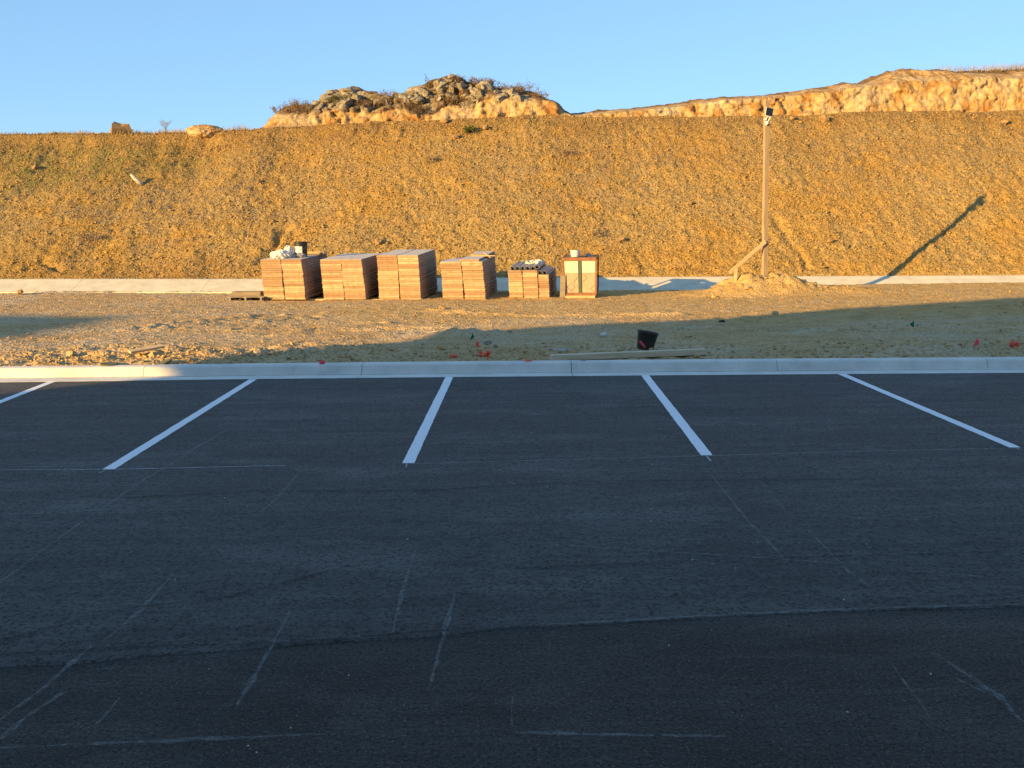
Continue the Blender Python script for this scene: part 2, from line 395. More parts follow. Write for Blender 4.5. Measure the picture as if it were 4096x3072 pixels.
# upper paving pass with a ragged near edge
seam_px = [(-400, 2700), (0, 2668), (300, 2655), (700, 2615), (1000, 2590), (1300, 2570), (1700, 2545), (2048, 2510), (2500, 2490), (3000, 2460), (3500, 2440), (4096, 2424), (4500, 2415)]
sp = [G(x, y) for x, y in seam_px]; sxs = [p.x for p in sp]; sys_ = [p.y for p in sp]
xs = np.concatenate([np.linspace(-90, -5, 40), np.arange(-4.96, 5, .02), np.linspace(5.05, 90, 40)])
edge = np.interp(xs, sxs, sys_) + .022 * fbm(xs * 4, xs * 0, 3, 5, .65)
ny = 4; V = []
for j in range(ny):
    t = j / (ny - 1); yy = edge * (1 - t) + np.interp(xs, XK, YK) * t + (.12 if j == ny - 1 else 0)
    V.append(np.stack([xs, yy, np.full_like(xs, .009)], -1))
V.insert(0, np.stack([xs, edge - .012 + .006 * vn(xs * 30, xs * 0, 9), np.full_like(xs, .0012)], -1))
course = mesh_np('paving_course', np.concatenate(V), grid_faces(len(xs), ny + 1), M_ASPH2, parent=lot)
Z1 = .013
def strip(name, px_pts, wid, mat, z=Z1, world=False, jag=0.0, taper=False):
    P = [Vector(p) if world else G(*p, z) for p in px_pts]
    pts = []
    for a, b in zip(P, P[1:]):
        n = max(1, int((b - a).length / .08))
        pts += [a.lerp(b, i / n) for i in range(n)]
    pts.append(P[-1]); m = MB(); vs = []
    w0 = wid; q0 = random.uniform(0, 9)
    for i, p in enumerate(pts):
        t = (pts[min(i + 1, len(pts) - 1)] - pts[max(i - 1, 0)]); nrm = Vector((-t.y, t.x, 0)).normalized()
        if taper: wid = w0 * (.15 + .85 * math.sin(math.pi * (i + .5) / len(pts)) ** .5 * (.72 + .28 * math.sin(i * .6 + q0)))
        w1 = wid / 2 * (1 + jag * random.uniform(-1, 1)); w2 = wid / 2 * (1 + jag * random.uniform(-1, 1))
        vs.append((m.bm.verts.new((p + nrm * w1).to_tuple()[:2] + (z,)), m.bm.verts.new((p - nrm * w2).to_tuple()[:2] + (z,))))
    for a, b in zip(vs, vs[1:]): m.bm.faces.new((a[0], a[1], b[1], b[0]))
    return m.build(name, mat, lot)
lines_px = [((-760, 1905), (202, 1528)), ((432.7, 1877.7), (1009.9, 1518.3)), ((1632.9, 1852.3), (1797, 1508.8)), ((2826.8, 1820.8), (2581, 1502)), ((4060.2, 1789.5), (3369.4, 1497))]
for a, b in lines_px:
    pa, pb = G(*a, Z1), G(*b, Z1); pb = pb + Vector((0, .03, 0)); strip('parking_line', [pa, pb], .106, M_PAINT, world=True, jag=.05)
for k in (1, 2):
    strip('parking_line', [(4.53 + 2.72 * k, 9.4 + .18 * k, Z1), (4.36 + 2.7 * k, 14.0, Z1)], .106, M_PAINT, world=True, jag=.05)
Z2 = .017
for pts, w in (([(-100, 1880), (440, 1877), (800, 1869), (1140, 1862)], .016), ([(1640, 1855), (2300, 1837), (2830, 1822), (3500, 1803), (4140, 1790)], .007),
               ([(1623, 1868), (1628, 1853)], .02), ([(2842, 1844), (2826, 1822)], .02), ([(4080, 1798), (4062, 1790)], .02), ([(396, 1893), (425, 1880)], .012)):
    strip('chalk_line', pts, w, M_CHALK, z=Z2, jag=.5)
scuffs = [([(0, 2330), (280, 2120), (560, 1930), (640, 1880), (1130, 1580)], .03), ([(700, 2290), (560, 2440), (420, 2560)], .03), ([(380, 2570), (180, 2745), (0, 2880)], .035), ([(1660, 2200), (1620, 2330), (1570, 2530)], .028),
          ([(1820, 2370), (1780, 2520), (1720, 2750)], .028), ([(2330, 2065), (3000, 2105), (3640, 2150)], .018), ([(2180, 2178), (2900, 2220), (3540, 2265)], .018),
          ([(3620, 2280), (3960, 2308)], .016), ([(2830, 1880), (2980, 2070), (3220, 2320)], .022), ([(3230, 2120), (3400, 2290), (3500, 2360)], .025), ([(0, 2000), (370, 2018)], .014),
          ([(3570, 2660), (3730, 2880)], .016), ([(3740, 2610), (3990, 2780), (4096, 2890)], .03), ([(0, 2990), (600, 2965), (1300, 2935)], .03), ([(2060, 2930), (2900, 2945)], .03),
          ([(1160, 2440), (1090, 2580), (950, 2820)], .03), ([(250, 2770), (100, 2870), (0, 2960)], .04), ([(3000, 1880), (3160, 2060)], .014), ([(480, 2790), (380, 2900)], .025), ([(1680, 1535), (2350, 1527)], .02), ([(2560, 1533), (3300, 1524), (4096, 1510)], .02),
          ([(1980, 1687), (2045, 1680)], .05), ([(2120, 1662), (2165, 1657)], .05), ([(1700, 1780), (1775, 1767)], .05), ([(1200, 1885), (1110, 1990), (1010, 2080)], .03), ([(2200, 1590), (2250, 1586)], .04), ([(3120, 1985), (3160, 1992)], .03), ([(3400, 1610), (3450, 1625)], .03), ([(2050, 2500), (2500, 2482), (3000, 2452), (3500, 2432), (4096, 2415)], .035)]
rs = random.Random(77)
for i in range(16):
    x, y = rs.uniform(0, 4096), rs.uniform(1560, 3000); k = (y - 900) / 1100; a_ = rs.choice([(rs.uniform(30, 160), rs.uniform(-14, 4)), ((x - 2080) * .12 * rs.uniform(.3, 1), 90 * k * rs.uniform(.3, 1))])
    scuffs.append(([(x, y), (x + a_[0] * .5 + rs.uniform(-4, 4), y + a_[1] * .5), (x + a_[0], y + a_[1])], rs.uniform(.008, .022)))
for pts, w in scuffs: strip('scuff_mark', pts, w, M_SCUFF, z=Z2 + .001, jag=.7, taper=True)
for pts, w in (([(500, 1990), (1000, 1965), (1700, 1962), (2300, 1925), (3500, 1915)], .03), ([(0, 2560), (520, 2430), (900, 2390), (1400, 2260)], .025), ([(2048, 2275), (2800, 2240), (4000, 2205)], .02), ([(0, 2615), (600, 2585), (1150, 2572), (1900, 2510)], .03)):
    strip('tyre_mark', pts, w, M_DARKSC, z=Z2 + .002, jag=.6)

# grit and paint crumbs lying on the asphalt
ICO = None
def ico_base():
    bm = bmesh.new(); bmesh.ops.create_icosphere(bm, subdivisions=1, radius=1.0); bm.verts.ensure_lookup_table()
    v = np.array([x.co[:] for x in bm.verts]); f = np.array([[w.index for w in x.verts] for x in bm.faces]); bm.free(); return v, f
ICO = ico_base()
def scatter_lumps(name, pos, size, mat, seed, flat=.65, sink=.25, parent=None):
    r = np.random.default_rng(seed); n = len(pos); v, f = ICO; k = len(v)
    jit = r.uniform(.62, 1.25, (n, k, 1)); P = v[None] * jit
    s = size[:, None, None] * np.stack([r.uniform(.7, 1.4, n), r.uniform(.7, 1.4, n), r.uniform(.75, 1.2, n) * flat], -1)[:, None, :]
    a = r.uniform(0, 6.283, n); ca, sa = np.cos(a)[:, None], np.sin(a)[:, None]
    P = P * s; X = P[..., 0] * ca - P[..., 1] * sa; Y = P[..., 0] * sa + P[..., 1] * ca
    P = np.stack([X, Y, P[..., 2]], -1) + pos[:, None, :]; P[..., 2] += (size * flat * (1 - 2 * sink))[:, None]
    Fc = (f[None] + (np.arange(n) * k)[:, None, None]).reshape(-1, 3)
    return mesh_np(name, P.reshape(-1, 3), Fc, mat, parent=parent)
gp = [(2054, 1936), (2190, 1948), (1908, 2160), (1630, 2158), (2795, 2169), (2606, 2035), (2605, 2086), (3030, 2170), (3198, 2171), (3466, 2177), (2770, 2240), (2852, 2255), (2943, 2273), (2228, 2182), (3700, 2214), (3662, 2080), (3723, 2696), (525, 2208), (405, 2305), (700, 2320), (1395, 2702), (1163, 2912), (2676, 2582), (900, 1992), (1180, 1965)]
pos = np.array([G(x, y, .010)[:] for x, y in gp] + [G(rng.uniform(0, 4096), rng.uniform(1560, 3060), .010)[:] for i in range(14)])
tag(scatter_lumps('grit', pos, rng.uniform(.0025, .0055, len(pos)), M_SACK, 3), 'white crumbs of grit scattered over the dark asphalt', 'grit', kind='stuff')

# kerb and gutter, cast in sections
kerb = bpy.data.objects.new('kerb', None); link(kerb); tag(kerb, kind='structure')
jx = [-5.38, -2.28, .69, 3.58, 6.49]
joints = [jx[0] - 3.05 * k for k in range(24, 0, -1)] + jx + [jx[-1] + 3.05 * k for k in range(1, 25)]
prof = [(0, -.2), (0, .012), (.18, .008), (.375, .004), (.40, .02), (.425, .075), (.445, .118), (.47, .135), (.505, .142), (.62, .146), (.635, .13), (.635, -.2)]
for a, b in zip(joints, joints[1:]):
    a2, b2 = a + .004, b - .004; m = MB(); n = 3; rings = []
    for i in range(n):
        x = a2 + (b2 - a2) * i / (n - 1); y0 = kerb_y(x)
        rings.append([m.bm.verts.new((x, y0 + dy, z)) for dy, z in prof])
    for r0, r1 in zip(rings, rings[1:]):
        for k in range(len(prof) - 1): m.bm.faces.new((r0[k], r0[k + 1], r1[k + 1], r1[k]))
    m.bm.faces.new(rings[0]); m.bm.faces.new(rings[-1][::-1])
    m.build('kerb_section', M_CONC, kerb)

M_GDIRT = scuff_material('gutter_dirt', (.30, .235, .15), .36, .60, .8)
m = MB(); pv = None
for x in np.arange(-12, 12.01, .1):
    y0 = kerb_y(x); w_ = .018 + .03 * abs(float(fbm(np.array([x * 1.3]), np.array([2.2]), 5, 3)[0])); v_ = (m.bm.verts.new((x, y0 + .372 - w_, .0085)), m.bm.verts.new((x, y0 + .378, .0085)))
    if pv: m.bm.faces.new((pv[0], pv[1], v_[1], v_[0]))
    pv = v_
m.build('gutter_dirt', M_GDIRT, kerb)
# ------------------------------------------------------------------ bare dirt behind the kerb
def dirt_base(x, y):
    yk = np.interp(x, XK, YK) + .63
    z = np.interp(y, [14, 15.2, 17, 20, 24, 29, 31.5, 33], [.125, .12, .085, .04, .0, -.035, -.02, .0])
    z = z + sstep(4, 10, x) * sstep(25, 31, y) * .11 + sstep(-8, -15, x) * sstep(26, 32, y) * .09
    z = z - sstep(31.9, 32.7, y) * .10 * sstep(-9, -2, x)
    return z, yk
def gauss(x, y, cx, cy, rx, ry): return np.exp(-((x - cx) / rx) ** 2 - ((y - cy) / ry) ** 2)
def seg_dist(x, y, pts):
    best = np.full_like(x, 1e9)
    for (ax, ay), (bx, by) in zip(pts, pts[1:]):
        dx, dy = bx - ax, by - ay; t = np.clip(((x - ax) * dx + (y - ay) * dy) / (dx * dx + dy * dy), 0, 1)
        best = np.minimum(best, np.hypot(x - ax - t * dx, y - ay - t * dy))
    return best
def gxy(*pts): return [tuple(G(x, y, .02)[:2]) for x, y in pts]
RUTS = [gxy((560, 1325), (800, 1290), (1100, 1262)), (gxy((640, 1322), (900, 1300), (1250, 1270))), gxy((1000, 1325), (1250, 1305), (1500, 1295)), gxy((1090, 1345), (1400, 1325), (1760, 1318)), gxy((1250, 1385), (1500, 1358), (1700, 1340)), gxy((1700, 1240), (2200, 1262), (2700, 1255)), gxy((3000, 1330), (3500, 1340), (4200, 1345)), gxy((2900, 1270), (3400, 1262), (3900, 1272))]
PM = U(3045, 1150, 29.85)          # centre of the spoil heap round the post
def dirt_h(x, y):
    z, yk = dirt_base(x, y)
    z = z + .035 * fbm(x * .35, y * .5, 1, 4) + .016 * fbm(x * 1.6, y * 2.2, 5, 4)
    band = sstep(3.2, 1.2, y - yk + .9 * fbm(x * .5, y * .4, 11, 3)) * (.35 + .65 * sstep(1.5, -3.0, x)) + .45 * sstep(5.4, 7.0, x) * sstep(3.0, 1.0, y - yk)
    patch = np.clip(fbm(x * .45, y * .6, 21, 3) * 2.2 + .15, 0, 1) * (.35 + .65 * sstep(3, -1, x))
    edgef = sstep(0.02, .35, y - yk)
    rough = np.clip(band + .22 * patch, 0, 1)
    rough = rough * (1 - .8 * gauss(x, y, -11, 23.3, 4.5, 2.4))
    z = z + edgef * rough * (.050 * fbm(x * 3.3, y * 3.3, 31, 4) + clods(x, y, .22, .7, 2) * .38 + clods(x, y, .11, .75, 4) * .45)
    z = z + edgef * (.012 * fbm(x * 6, y * 8, 8, 3) + clods(x, y, .09, .32, 6) * .42)
    for i, r in enumerate(RUTS):
        d = seg_dist(x + .12 * vn(x * 1.2, y * 1.2, 40 + i), y + .12 * vn(x * 1.3, y * 1.1, 50 + i), r)
        z = z - .06 * np.exp(-(d / .12) ** 2) + .03 * np.exp(-((d - .28) / .11) ** 2) * (1 + .8 * vn(x * 5, y * 5, 60 + i))
    # clod ridge under the plank, small heaps
    p = G(640, 1420, .1); z = z + .13 * gauss(x, y, p.x, p.y, .9, .35) * (1 + .6 * fbm(x * 4, y * 4, 71, 3))
    p = G(1830, 1350, .05); z = z + .10 * gauss(x, y, p.x, p.y, .45, .35) * (1 + .6 * fbm(x * 5, y * 5, 72, 3))
    p = G(1960, 1352, .05); z = z + .09 * gauss(x, y, p.x, p.y, .5, .5) * (1 + .6 * fbm(x * 5, y * 5, 73, 3))
    p = G(2450, 1330, .05); z = z + .09 * gauss(x, y, p.x, p.y, .45, .3)
    p = G(3960, 1412, .1); z = z + .13 * gauss(x, y, p.x, p.y, .42, .3) * (1 + .7 * fbm(x * 6, y * 6, 74, 3)) * edgef
    # spoil heap at the post, with a tail to the right
    hp = .52 * np.exp(-(np.abs((x - PM.x) / 1.3) ** 3.0) - (np.abs((y - PM.y) / .9) ** 2.4)) + .13 * gauss(x, y, PM.x + 2.2, PM.y - .45, 1.1, .5) + .10 * gauss(x, y, PM.x - 1.4, PM.y - .7, 1.3, .5)
    z = z + hp * (1 + .35 * fbm(x * 2.2, y * 2.2, 75, 4)) + sstep(.03, .2, hp) * (clods(x, y, .2, .7, 9) * .35 + clods(x, y, .1, .7, 10) * .5)
    z = np.where(y < yk + .05, np.minimum(z, .12), z)
    return z
def zg(x, y): return float(dirt_h(np.array([float(x)]), np.array([float(y)]))[0])
def on_ground(px, py, it=6):
    z = .05
    for i in range(it): p = G(px, py, z); z = zg(p.x, p.y)
    return Vector((p.x, p.y, z))
gx = np.concatenate([np.linspace(-90, -18.5, 40), np.arange(-18, 18.01, .05), np.linspace(18.5, 90, 40)])
gt = np.concatenate([np.arange(0, 10, .05), np.arange(10, 18.001, .06)]) / 18.0
X, T = np.meshgrid(gx, gt)
Y0 = np.interp(X, XK, YK) + .60; Y = Y0 + T * (33.4 - Y0)
Z = dirt_h(X.ravel(), Y.ravel()).reshape(X.shape)
Z = np.where(T < .001, Z - .02, Z)
dirt = mesh_np('dirt_ground', np.stack([X, Y, Z], -1).reshape(-1, 3), grid_faces(len(gx), len(gt)), M_DIRT); tag(dirt, kind='structure')
spoil_sun_at = lambda x, y: np.clip(1.4 * np.exp(-(np.abs((x - PM.x) / 2.1) ** 2) - (np.abs((y - PM.y) / 1.5) ** 2)) + .9 * gauss(x, y, PM.x + 2.3, PM.y - .35, 1.4, .8) + .55 * sstep(29.3, 32.5, y + .8 * fbm(x * .4, y * .4, 171, 3)) * sstep(-9, -5, x) + .75 * sstep(-8, -3, x) * sstep(20, 24, y + .9 * fbm(x * .3, y * .4, 172, 3)), 0, 1)  # heap soil, plus warm sunlight put into the colour of the lit dirt
add_attr(dirt, 'spoil', spoil_sun_at(X, Y))
# loose clods
n = 60000; cx = rng.uniform(-14, 16, n); cy = 14.75 + rng.beta(1.0, 1.5, n) * 18
yk = np.interp(cx, XK, YK) + .66
dens = .75 * sstep(3.0, .8, cy - yk + .8 * fbm(cx * .5, cy * .4, 11, 3)) * (.55 + .45 * sstep(2, -3, cx)) + .07 * np.clip(fbm(cx * .45, cy * .6, 21, 3) * 2 + .1, 0, 1) + .01
hp = np.exp(-(np.abs((cx - PM.x) / 1.9) ** 2) - (np.abs((cy - PM.y) / 1.3) ** 2)) + gauss(cx, cy, PM.x + 2.3, PM.y - .35, 1.4, .7)
dens = np.clip(dens + .6 * hp, 0, 1) * (1 - .85 * gauss(cx, cy, -11, 23.3, 4.5, 2.4)); keep = (rng.random(n) < dens) & (cy > yk + .05)
keep &= ~((np.abs(cy - 30.7) < 1.7) & (cx > -8.5) & (cx < 3.5))
cx, cy = cx[keep], cy[keep]; sz = .010 + .055 * rng.beta(1.0, 6, len(cx))
cz = dirt_h(cx, cy)
sp_ = spoil_sun_at(cx, cy) > .5; P_ = np.stack([cx, cy, cz], -1)
tag(scatter_lumps('dirt_clods', P_[~sp_], sz[~sp_], M_CLOD, 5), 'loose clods and pebbles strewn over the bare dirt', 'clods', kind='stuff')
tag(scatter_lumps('spoil_clods', P_[sp_], sz[sp_], M_SCLOD, 6), 'ochre clods on the spoil heap and the golden sun-tinted dirt', 'clods', kind='stuff')

# ------------------------------------------------------------------ concrete drainage channel
def ditch_top(x): return np.interp(x, [-90, -16, -9, 10, 16, 90], [.9, .44, .36, .24, .20, .1])
channel = bpy.data.objects.new('drainage_channel', None); link(channel); tag(channel, kind='structure')
j0 = U(300, 1140, 33.5).x; js = [j0 + 4.2 * k for k in range(-14, 16)]
for a, b in zip(js, js[1:]):
    m = MB(); rings = []
    for x in np.linspace(a + .006, b - .006, 5):
        zt = float(ditch_top(x)); pr = [(32.55, zt - .31), (32.75, zt - .38), (33.02, zt - .345), (34.12, zt), (34.26, zt + .015), (34.3, zt - .2), (33.0, zt - .55), (32.55, zt - .5)]
        rings.append([m.bm.verts.new((x, y, z)) for y, z in pr])
    for r0, r1 in zip(rings, rings[1:]):
        for k in range(len(pr)): m.bm.faces.new((r0[k], r0[(k + 1) % len(pr)], r1[(k + 1) % len(pr)], r1[k]))
    m.bm.faces.new(rings[0]); m.bm.faces.new(rings[-1][::-1]); m.build('channel_panel', M_DITCH, channel)

# ------------------------------------------------------------------ embankment
YC = 43.2
crest_px = [(-300, 292), (0, 290), (240, 289), (400, 286), (573, 277.5), (705, 269.5), (869, 263), (1034, 255), (1199, 251.5), (1269, 252), (1512, 251.5), (1728, 249), (1837, 243), (1947, 239.5), (2212, 240), (2500, 240)]
cp_ = [U(x * S, y * S, YC) for x, y in crest_px]; CX = [p.x for p in cp_]; CZ = [p.z for p in cp_]
def crest_z(x): return np.interp(x, CX, CZ) + .05 * fbm(np.asarray(x) * 1.1, np.asarray(x) * 0 + 3.3, 161, 4, .6)
def slope_h(x, y):
    zb = ditch_top(x); zc = crest_z(x); t = np.clip((y - 34.2) / (YC - 34.2), 0, 1)
    scarp = sstep(-6.5, -9, x) * (.30 + .28 * fbm(x * .5, x * 0, 79, 3))
    z = zb + (zc - scarp - zb) * (t ** 1.04) + scarp * sstep(.94, .995, t + .02 * fbm(x * 1.1, y * .6, 77, 4, .6))
    env = sstep(0, .03, t) * (1 - .75 * sstep(.95, 1, t))
    rill = np.abs(fbm(x * .9 + .25 * y + .5 * vn(x * .6, y * .5, 112), y * .13, 111, 3))
    g = .16 * fbm(x * .28, y * .16, 101, 3) + .055 * fbm(x * 1.1, y * .6, 103, 4) - .04 * np.exp(-(rill / .06) ** 2) * np.clip(.4 + fbm(x * .3, y * .25, 113, 2), 0, 1) + .035 * fbm(x * 3.2, y * 3.0, 105, 3)
    g = g + clods(x, y, .30, .15, 21) * .30 + clods(x, y, .15, .75, 22) * .42 + .018 * fbm(x * 9, y * 9, 107, 2)
    for i, pts in enumerate(SLOPE_GULLY):
        d = seg_dist(x + .1 * vn(x * 2, y * 2, 120 + i), y, pts); g = g - (.08 if i == 0 else .15) * np.exp(-(d / .13) ** 2) + .02 * np.exp(-((d - .3) / .12) ** 2)
    z = z + env * g
    back = np.maximum(y - YC, 0)
    return z + np.where(back > 0, -.02 * back + .05 * fbm(x * .8, y * .8, 109, 3) * (back < 3), 0)
def sxy(x, y):
    """photo pixel (2212 scale) -> point on the mean embankment plane"""
    d = ray(x * S, y * S); p = CAMP.copy(); s_ = .6
    for i in range(8):
        zb = float(ditch_top(p.x)); zc = float(crest_z(p.x)); k = (zc - zb) / (YC - 34.2)
        t = (zb - 34.2 * k - CAM_H) / (d.z - k * d.y); p = CAMP + d * t
    return p
SLOPE_GULLY = [[tuple(sxy(x, y)[:2]) for x, y in g] for g in ([(1672, 465), (1705, 515), (1735, 545), (1745, 575)], [(560, 560), (600, 520), (612, 480)], [(60, 575), (95, 560), (130, 580)])]
ex = np.concatenate([np.linspace(-90, -24.5, 30), np.arange(-24, 25.01, .062), np.linspace(25.5, 90, 30)])
ey = np.concatenate([np.arange(34.16, YC + .6, .062), np.linspace(YC + 1, 60, 20), np.linspace(65, 200, 8)])
X, Y = np.meshgrid(ex, ey); Z = slope_h(X.ravel(), Y.ravel()).reshape(X.shape)
Z[0] -= .12
hill = mesh_np('embankment', np.stack([X, Y, Z], -1).reshape(-1, 3), grid_faces(len(ex), len(ey)), M_SLOPE); tag(hill, kind='structure')
pg = [sxy(130, 350), sxy(90, 355), sxy(330, 340), sxy(40, 345)]
gr = sum(gauss(X, Y, p.x, p.y, 2.2, 1.0) for p in pg) + .25 * sstep(-12, -18, X)
add_attr(hill, 'green', np.clip(gr, 0, 1))
tt = np.clip((Y - 34.2) / (YC - 34.2), 0, 1)
add_attr(hill, 'rocky', np.clip((.35 * sstep(.45, .8, tt) + .8 * sstep(.84, .98, tt + .10 * fbm(X * .5, Y * .5, 151, 3))) * (.8 + .2 * sstep(-4, -9, X)) + .55 * sstep(.16, .02, tt + .1 * fbm(X * .4, Y * .6, 152, 3)) * sstep(-6, -10, X), 0, 1))
add_attr(hill, 'weedy', np.clip(.25 + gauss(X, Y, -14, 38.5, 7, 3.2) + .7 * gauss(X, Y, 2, 39.5, 5, 2.6) + .6 * gauss(X, Y, 14, 40.5, 7, 2.5), 0, 1))
def zs(x, y): return float(slope_h(np.array([float(x)]), np.array([float(y)]))[0])
def on_slope(px, py):
    p = sxy(px, py); return Vector((p.x, p.y, zs(p.x, p.y)))
n = 26000; cx = rng.uniform(-21, 23, n); cy = rng.uniform(34.3, YC + .3, n)
sz = .018 + .09 * rng.beta(1, 10, n)
tag(scatter_lumps('embankment_clods', np.stack([cx, cy, slope_h(cx, cy)], -1), sz, M_SCLOD, 8, .7, .2), 'stones and clods covering the ochre embankment', 'clods', kind='stuff')
def blades(name, base, hgt, wid, lean, mat, seed, up=(0, -.35, .94)):
    r = np.random.default_rng(seed); n = len(base); upv = np.array(up)
    d = upv[None] + r.normal(0, lean, (n, 3)); d /= np.linalg.norm(d, axis=1, keepdims=True)
    a = r.uniform(0, 6.283, n); sd = np.stack([np.cos(a), np.sin(a), 0 * a], -1) * wid[:, None] / 2
    mid = base + d * hgt[:, None] * .55; tip = base + d * hgt[:, None] + np.stack([r.normal(0, .2, n), r.normal(0, .2, n), -r.random(n) * .15], -1) * hgt[:, None]
    V = np.stack([base - sd, base + sd, mid + sd * .7, mid - sd * .7, tip], 1).reshape(-1, 3); i = np.arange(n)[:, None] * 5
    Fc = np.concatenate([np.concatenate([i, i + 1, i + 2], 1), np.concatenate([i, i + 2, i + 3], 1), np.concatenate([i + 3, i + 2, i + 4], 1)])
    return mesh_np(name, V, Fc, mat)
def tufts(n, per, spread, dens_fn, seed):
    r = np.random.default_rng(seed); tx = r.uniform(-22, 24, n); ty = r.uniform(34.5, YC + .1, n)
    k = r.random(n) < dens_fn(tx, ty); tx, ty = tx[k], ty[k]
    bx = np.repeat(tx, per) + r.normal(0, spread, len(tx) * per); by = np.repeat(ty, per) + r.normal(0, spread, len(tx) * per)
    return np.stack([bx, by, slope_h(bx, by) - .01], -1)
df = lambda x, y: np.clip(.35 + 1.5 * fbm(x * .22, y * .3, 131, 3) + .4 * gauss(x, y, -15, 38.5, 6, 3.5), .04, 1)
b = tufts(5500, 7, .06, df, 1)
tag(blades('dry_grass', b, rng.uniform(.04, .14, len(b)), rng.uniform(.008, .018, len(b)) * .8, .42, M_STRAW, 2), 'sparse dry straw grass growing over the embankment', 'grass', kind='stuff')
b = tufts(5000, 8, .07, lambda x, y: np.clip(-.1 + 1.7 * fbm(x * .3, y * .3, 141, 3) + .5 * gauss(x, y, -12, 38, 4, 2), 0.02, 1), 3)
tag(blades('grey_grass', b, rng.uniform(.06, .18, len(b)), rng.uniform(.008, .018, len(b)), .5, M_STRAW2, 4), 'withered grey weeds in patches on the embankment', 'weeds', kind='stuff')
b = tufts(9000, 6, .05, lambda x, y: np.clip(sum(gauss(x, y, p.x, p.y, 1.6, .6) for p in pg) * (.3 + fbm(x, y, 7, 3)), 0, 1), 5)
tag(blades('green_grass', b, rng.uniform(.06, .16, len(b)), rng.uniform(.01, .02, len(b)), .4, M_LEAFG, 6), 'patch of green grass high on the left of the embankment', 'grass', kind='stuff')

# ------------------------------------------------------------------ clay banks and rock on the crest
def bank(name, sil_px, clay_px, base_y, top_y, rock_amt, seed, label, xext=None):
    """a weathered bank: sil_px = skyline, clay_px = top of the bare clay cut (2212 scale pixels)"""
    sp_ = [U(x * S, y * S, top_y) for x, y in sil_px]; SX = [p.x for p in sp_]; SZ = [p.z for p in sp_]
    mid_y = base_y + .45
    cpx = [U(x * S, y * S, mid_y) for x, y in clay_px]; LX = [p.x for p in cpx]; LZ = [p.z for p in cpx]
    if xext: SX.append(xext); SZ.append(SZ[-1]); LX.append(xext); LZ.append(LZ[-1])
    x0, x1 = SX[0], SX[-1]
    xs = np.arange(x0, min(x1, 26), .055)
    if x1 > 26: xs = np.concatenate([xs, np.linspace(26.2, x1, 30)])
    nv = 74; v = np.linspace(0, 1, nv)
    X, Vv = np.meshgrid(xs, v)
    zt = np.interp(X, SX, SZ); zb = crest_z(X) - .35; zl = np.minimum(np.interp(X, LX, LZ), zt - .05); zl = np.maximum(zl, zb + .1)
    a = np.clip(Vv / .42, 0, 1); b_ = np.clip((Vv - .42) / .36, 0, 1); c_ = np.clip((Vv - .78) / .22, 0, 1)
    Z = zb + (zl - zb) * a + (zt - zl) * b_ ** .9 * (Vv > .42)
    Yp = base_y + .45 * a ** 1.3 + (top_y - base_y - .45) * b_
    Z = Z - c_ ** 1.3 * 1.6; Yp = Yp + c_ * 5
    rock = rock_amt(X) * sstep(.36, .46, Vv + .05 * fbm(X * 1.5, Vv * 8, seed, 3))
    fall = 1 - sstep(.70, .78, Vv) * (1 - .0) * .55
    cl = fbm(X * 1.1 + .5 * vn(Z * 1.5, X * .7, seed + 20), Z * .9, seed + 1, 5, .55); cr = np.abs(fbm(X * .55 + .7 * vn(Z * 1.2, X * .5, seed + 21), Z * .45, seed + 2, 4)) + .10 * sstep(-.1, .3, vn(X * .4, Z * .6, seed + 22))
    dclay = .20 * cl - .22 * np.abs(fbm(X * 1.5, Z * 1.1 + .4 * X, seed + 30, 4, .6)) - .16 * np.exp(-(cr / .04) ** 2) + .07 * fbm(X * 5, Z * 5, seed + 3, 3) + .14 * fbm(X * 2.4, Z * 3.0, seed + 4, 3)
    blk = clods(X + .3 * vn(Z * 2, X, seed), Z * 1.4 + Yp * .7, .55, .9, seed % 17 + 1) * .8 + clods(X, Z * 1.2 + Yp * .6, .26, .8, seed % 13 + 3) * .6
    cr2 = np.abs(fbm(X * 1.7, Z * 2.2 + Yp, seed + 5, 3)); drock = blk + .18 * fbm(X * 2, Z * 2.5, seed + 6, 3) - .16 * np.exp(-(cr2 / .09) ** 2) * 1.7
    d = dclay * (1 - rock) + drock * rock
    Yp = Yp - d * fall; Z = Z + .35 * d * rock * (1 - sstep(.6, .78, Vv)) + .07 * fbm(X * 3, Vv * 9, seed + 8, 3) * sstep(.6, .78, Vv)
    o = mesh_np(name, np.stack([X, Yp, Z], -1).reshape(-1, 3), grid_faces(len(xs), nv), M_CLAY)
    scrub = sstep(.62, .74, Vv + .22 * fbm(X * .9, Vv * 5, seed + 9, 3)) * .9 + rock * sstep(.1, .4, fbm(X * .8, Z * 1.1, seed + 11, 3)) * .8
    add_attr(o, 'rock', np.clip(rock, 0, 1)); add_attr(o, 'scrub', np.clip(scrub, 0, 1))
    return tag(o, kind='structure') if label is None else tag(o, label, 'rock'), SX, SZ
k3 = lambda p: ((1000 + p[0] / 1.6385) / S, (270 + p[1] / 1.6385) / S)
sil = [k3(p) for p in [(95, 405), (105, 370), (125, 335), (200, 272), (300, 240), (400, 245), (480, 212), (500, 175), (540, 145), (620, 150), (640, 125), (720, 132), (760, 150), (830, 158), (850, 182), (930, 190), (960, 172), (1010, 168), (1060, 152), (1080, 132), (1150, 108), (1180, 80), (1260, 60), (1300, 50), (1380, 68), (1410, 90), (1470, 105), (1510, 92), (1560, 98), (1600, 122), (1660, 140), (1750, 145), (1820, 150), (1880, 170), (1930, 198), (1990, 215), (2030, 245), (2060, 285), (2110, 312), (2150, 335)]]
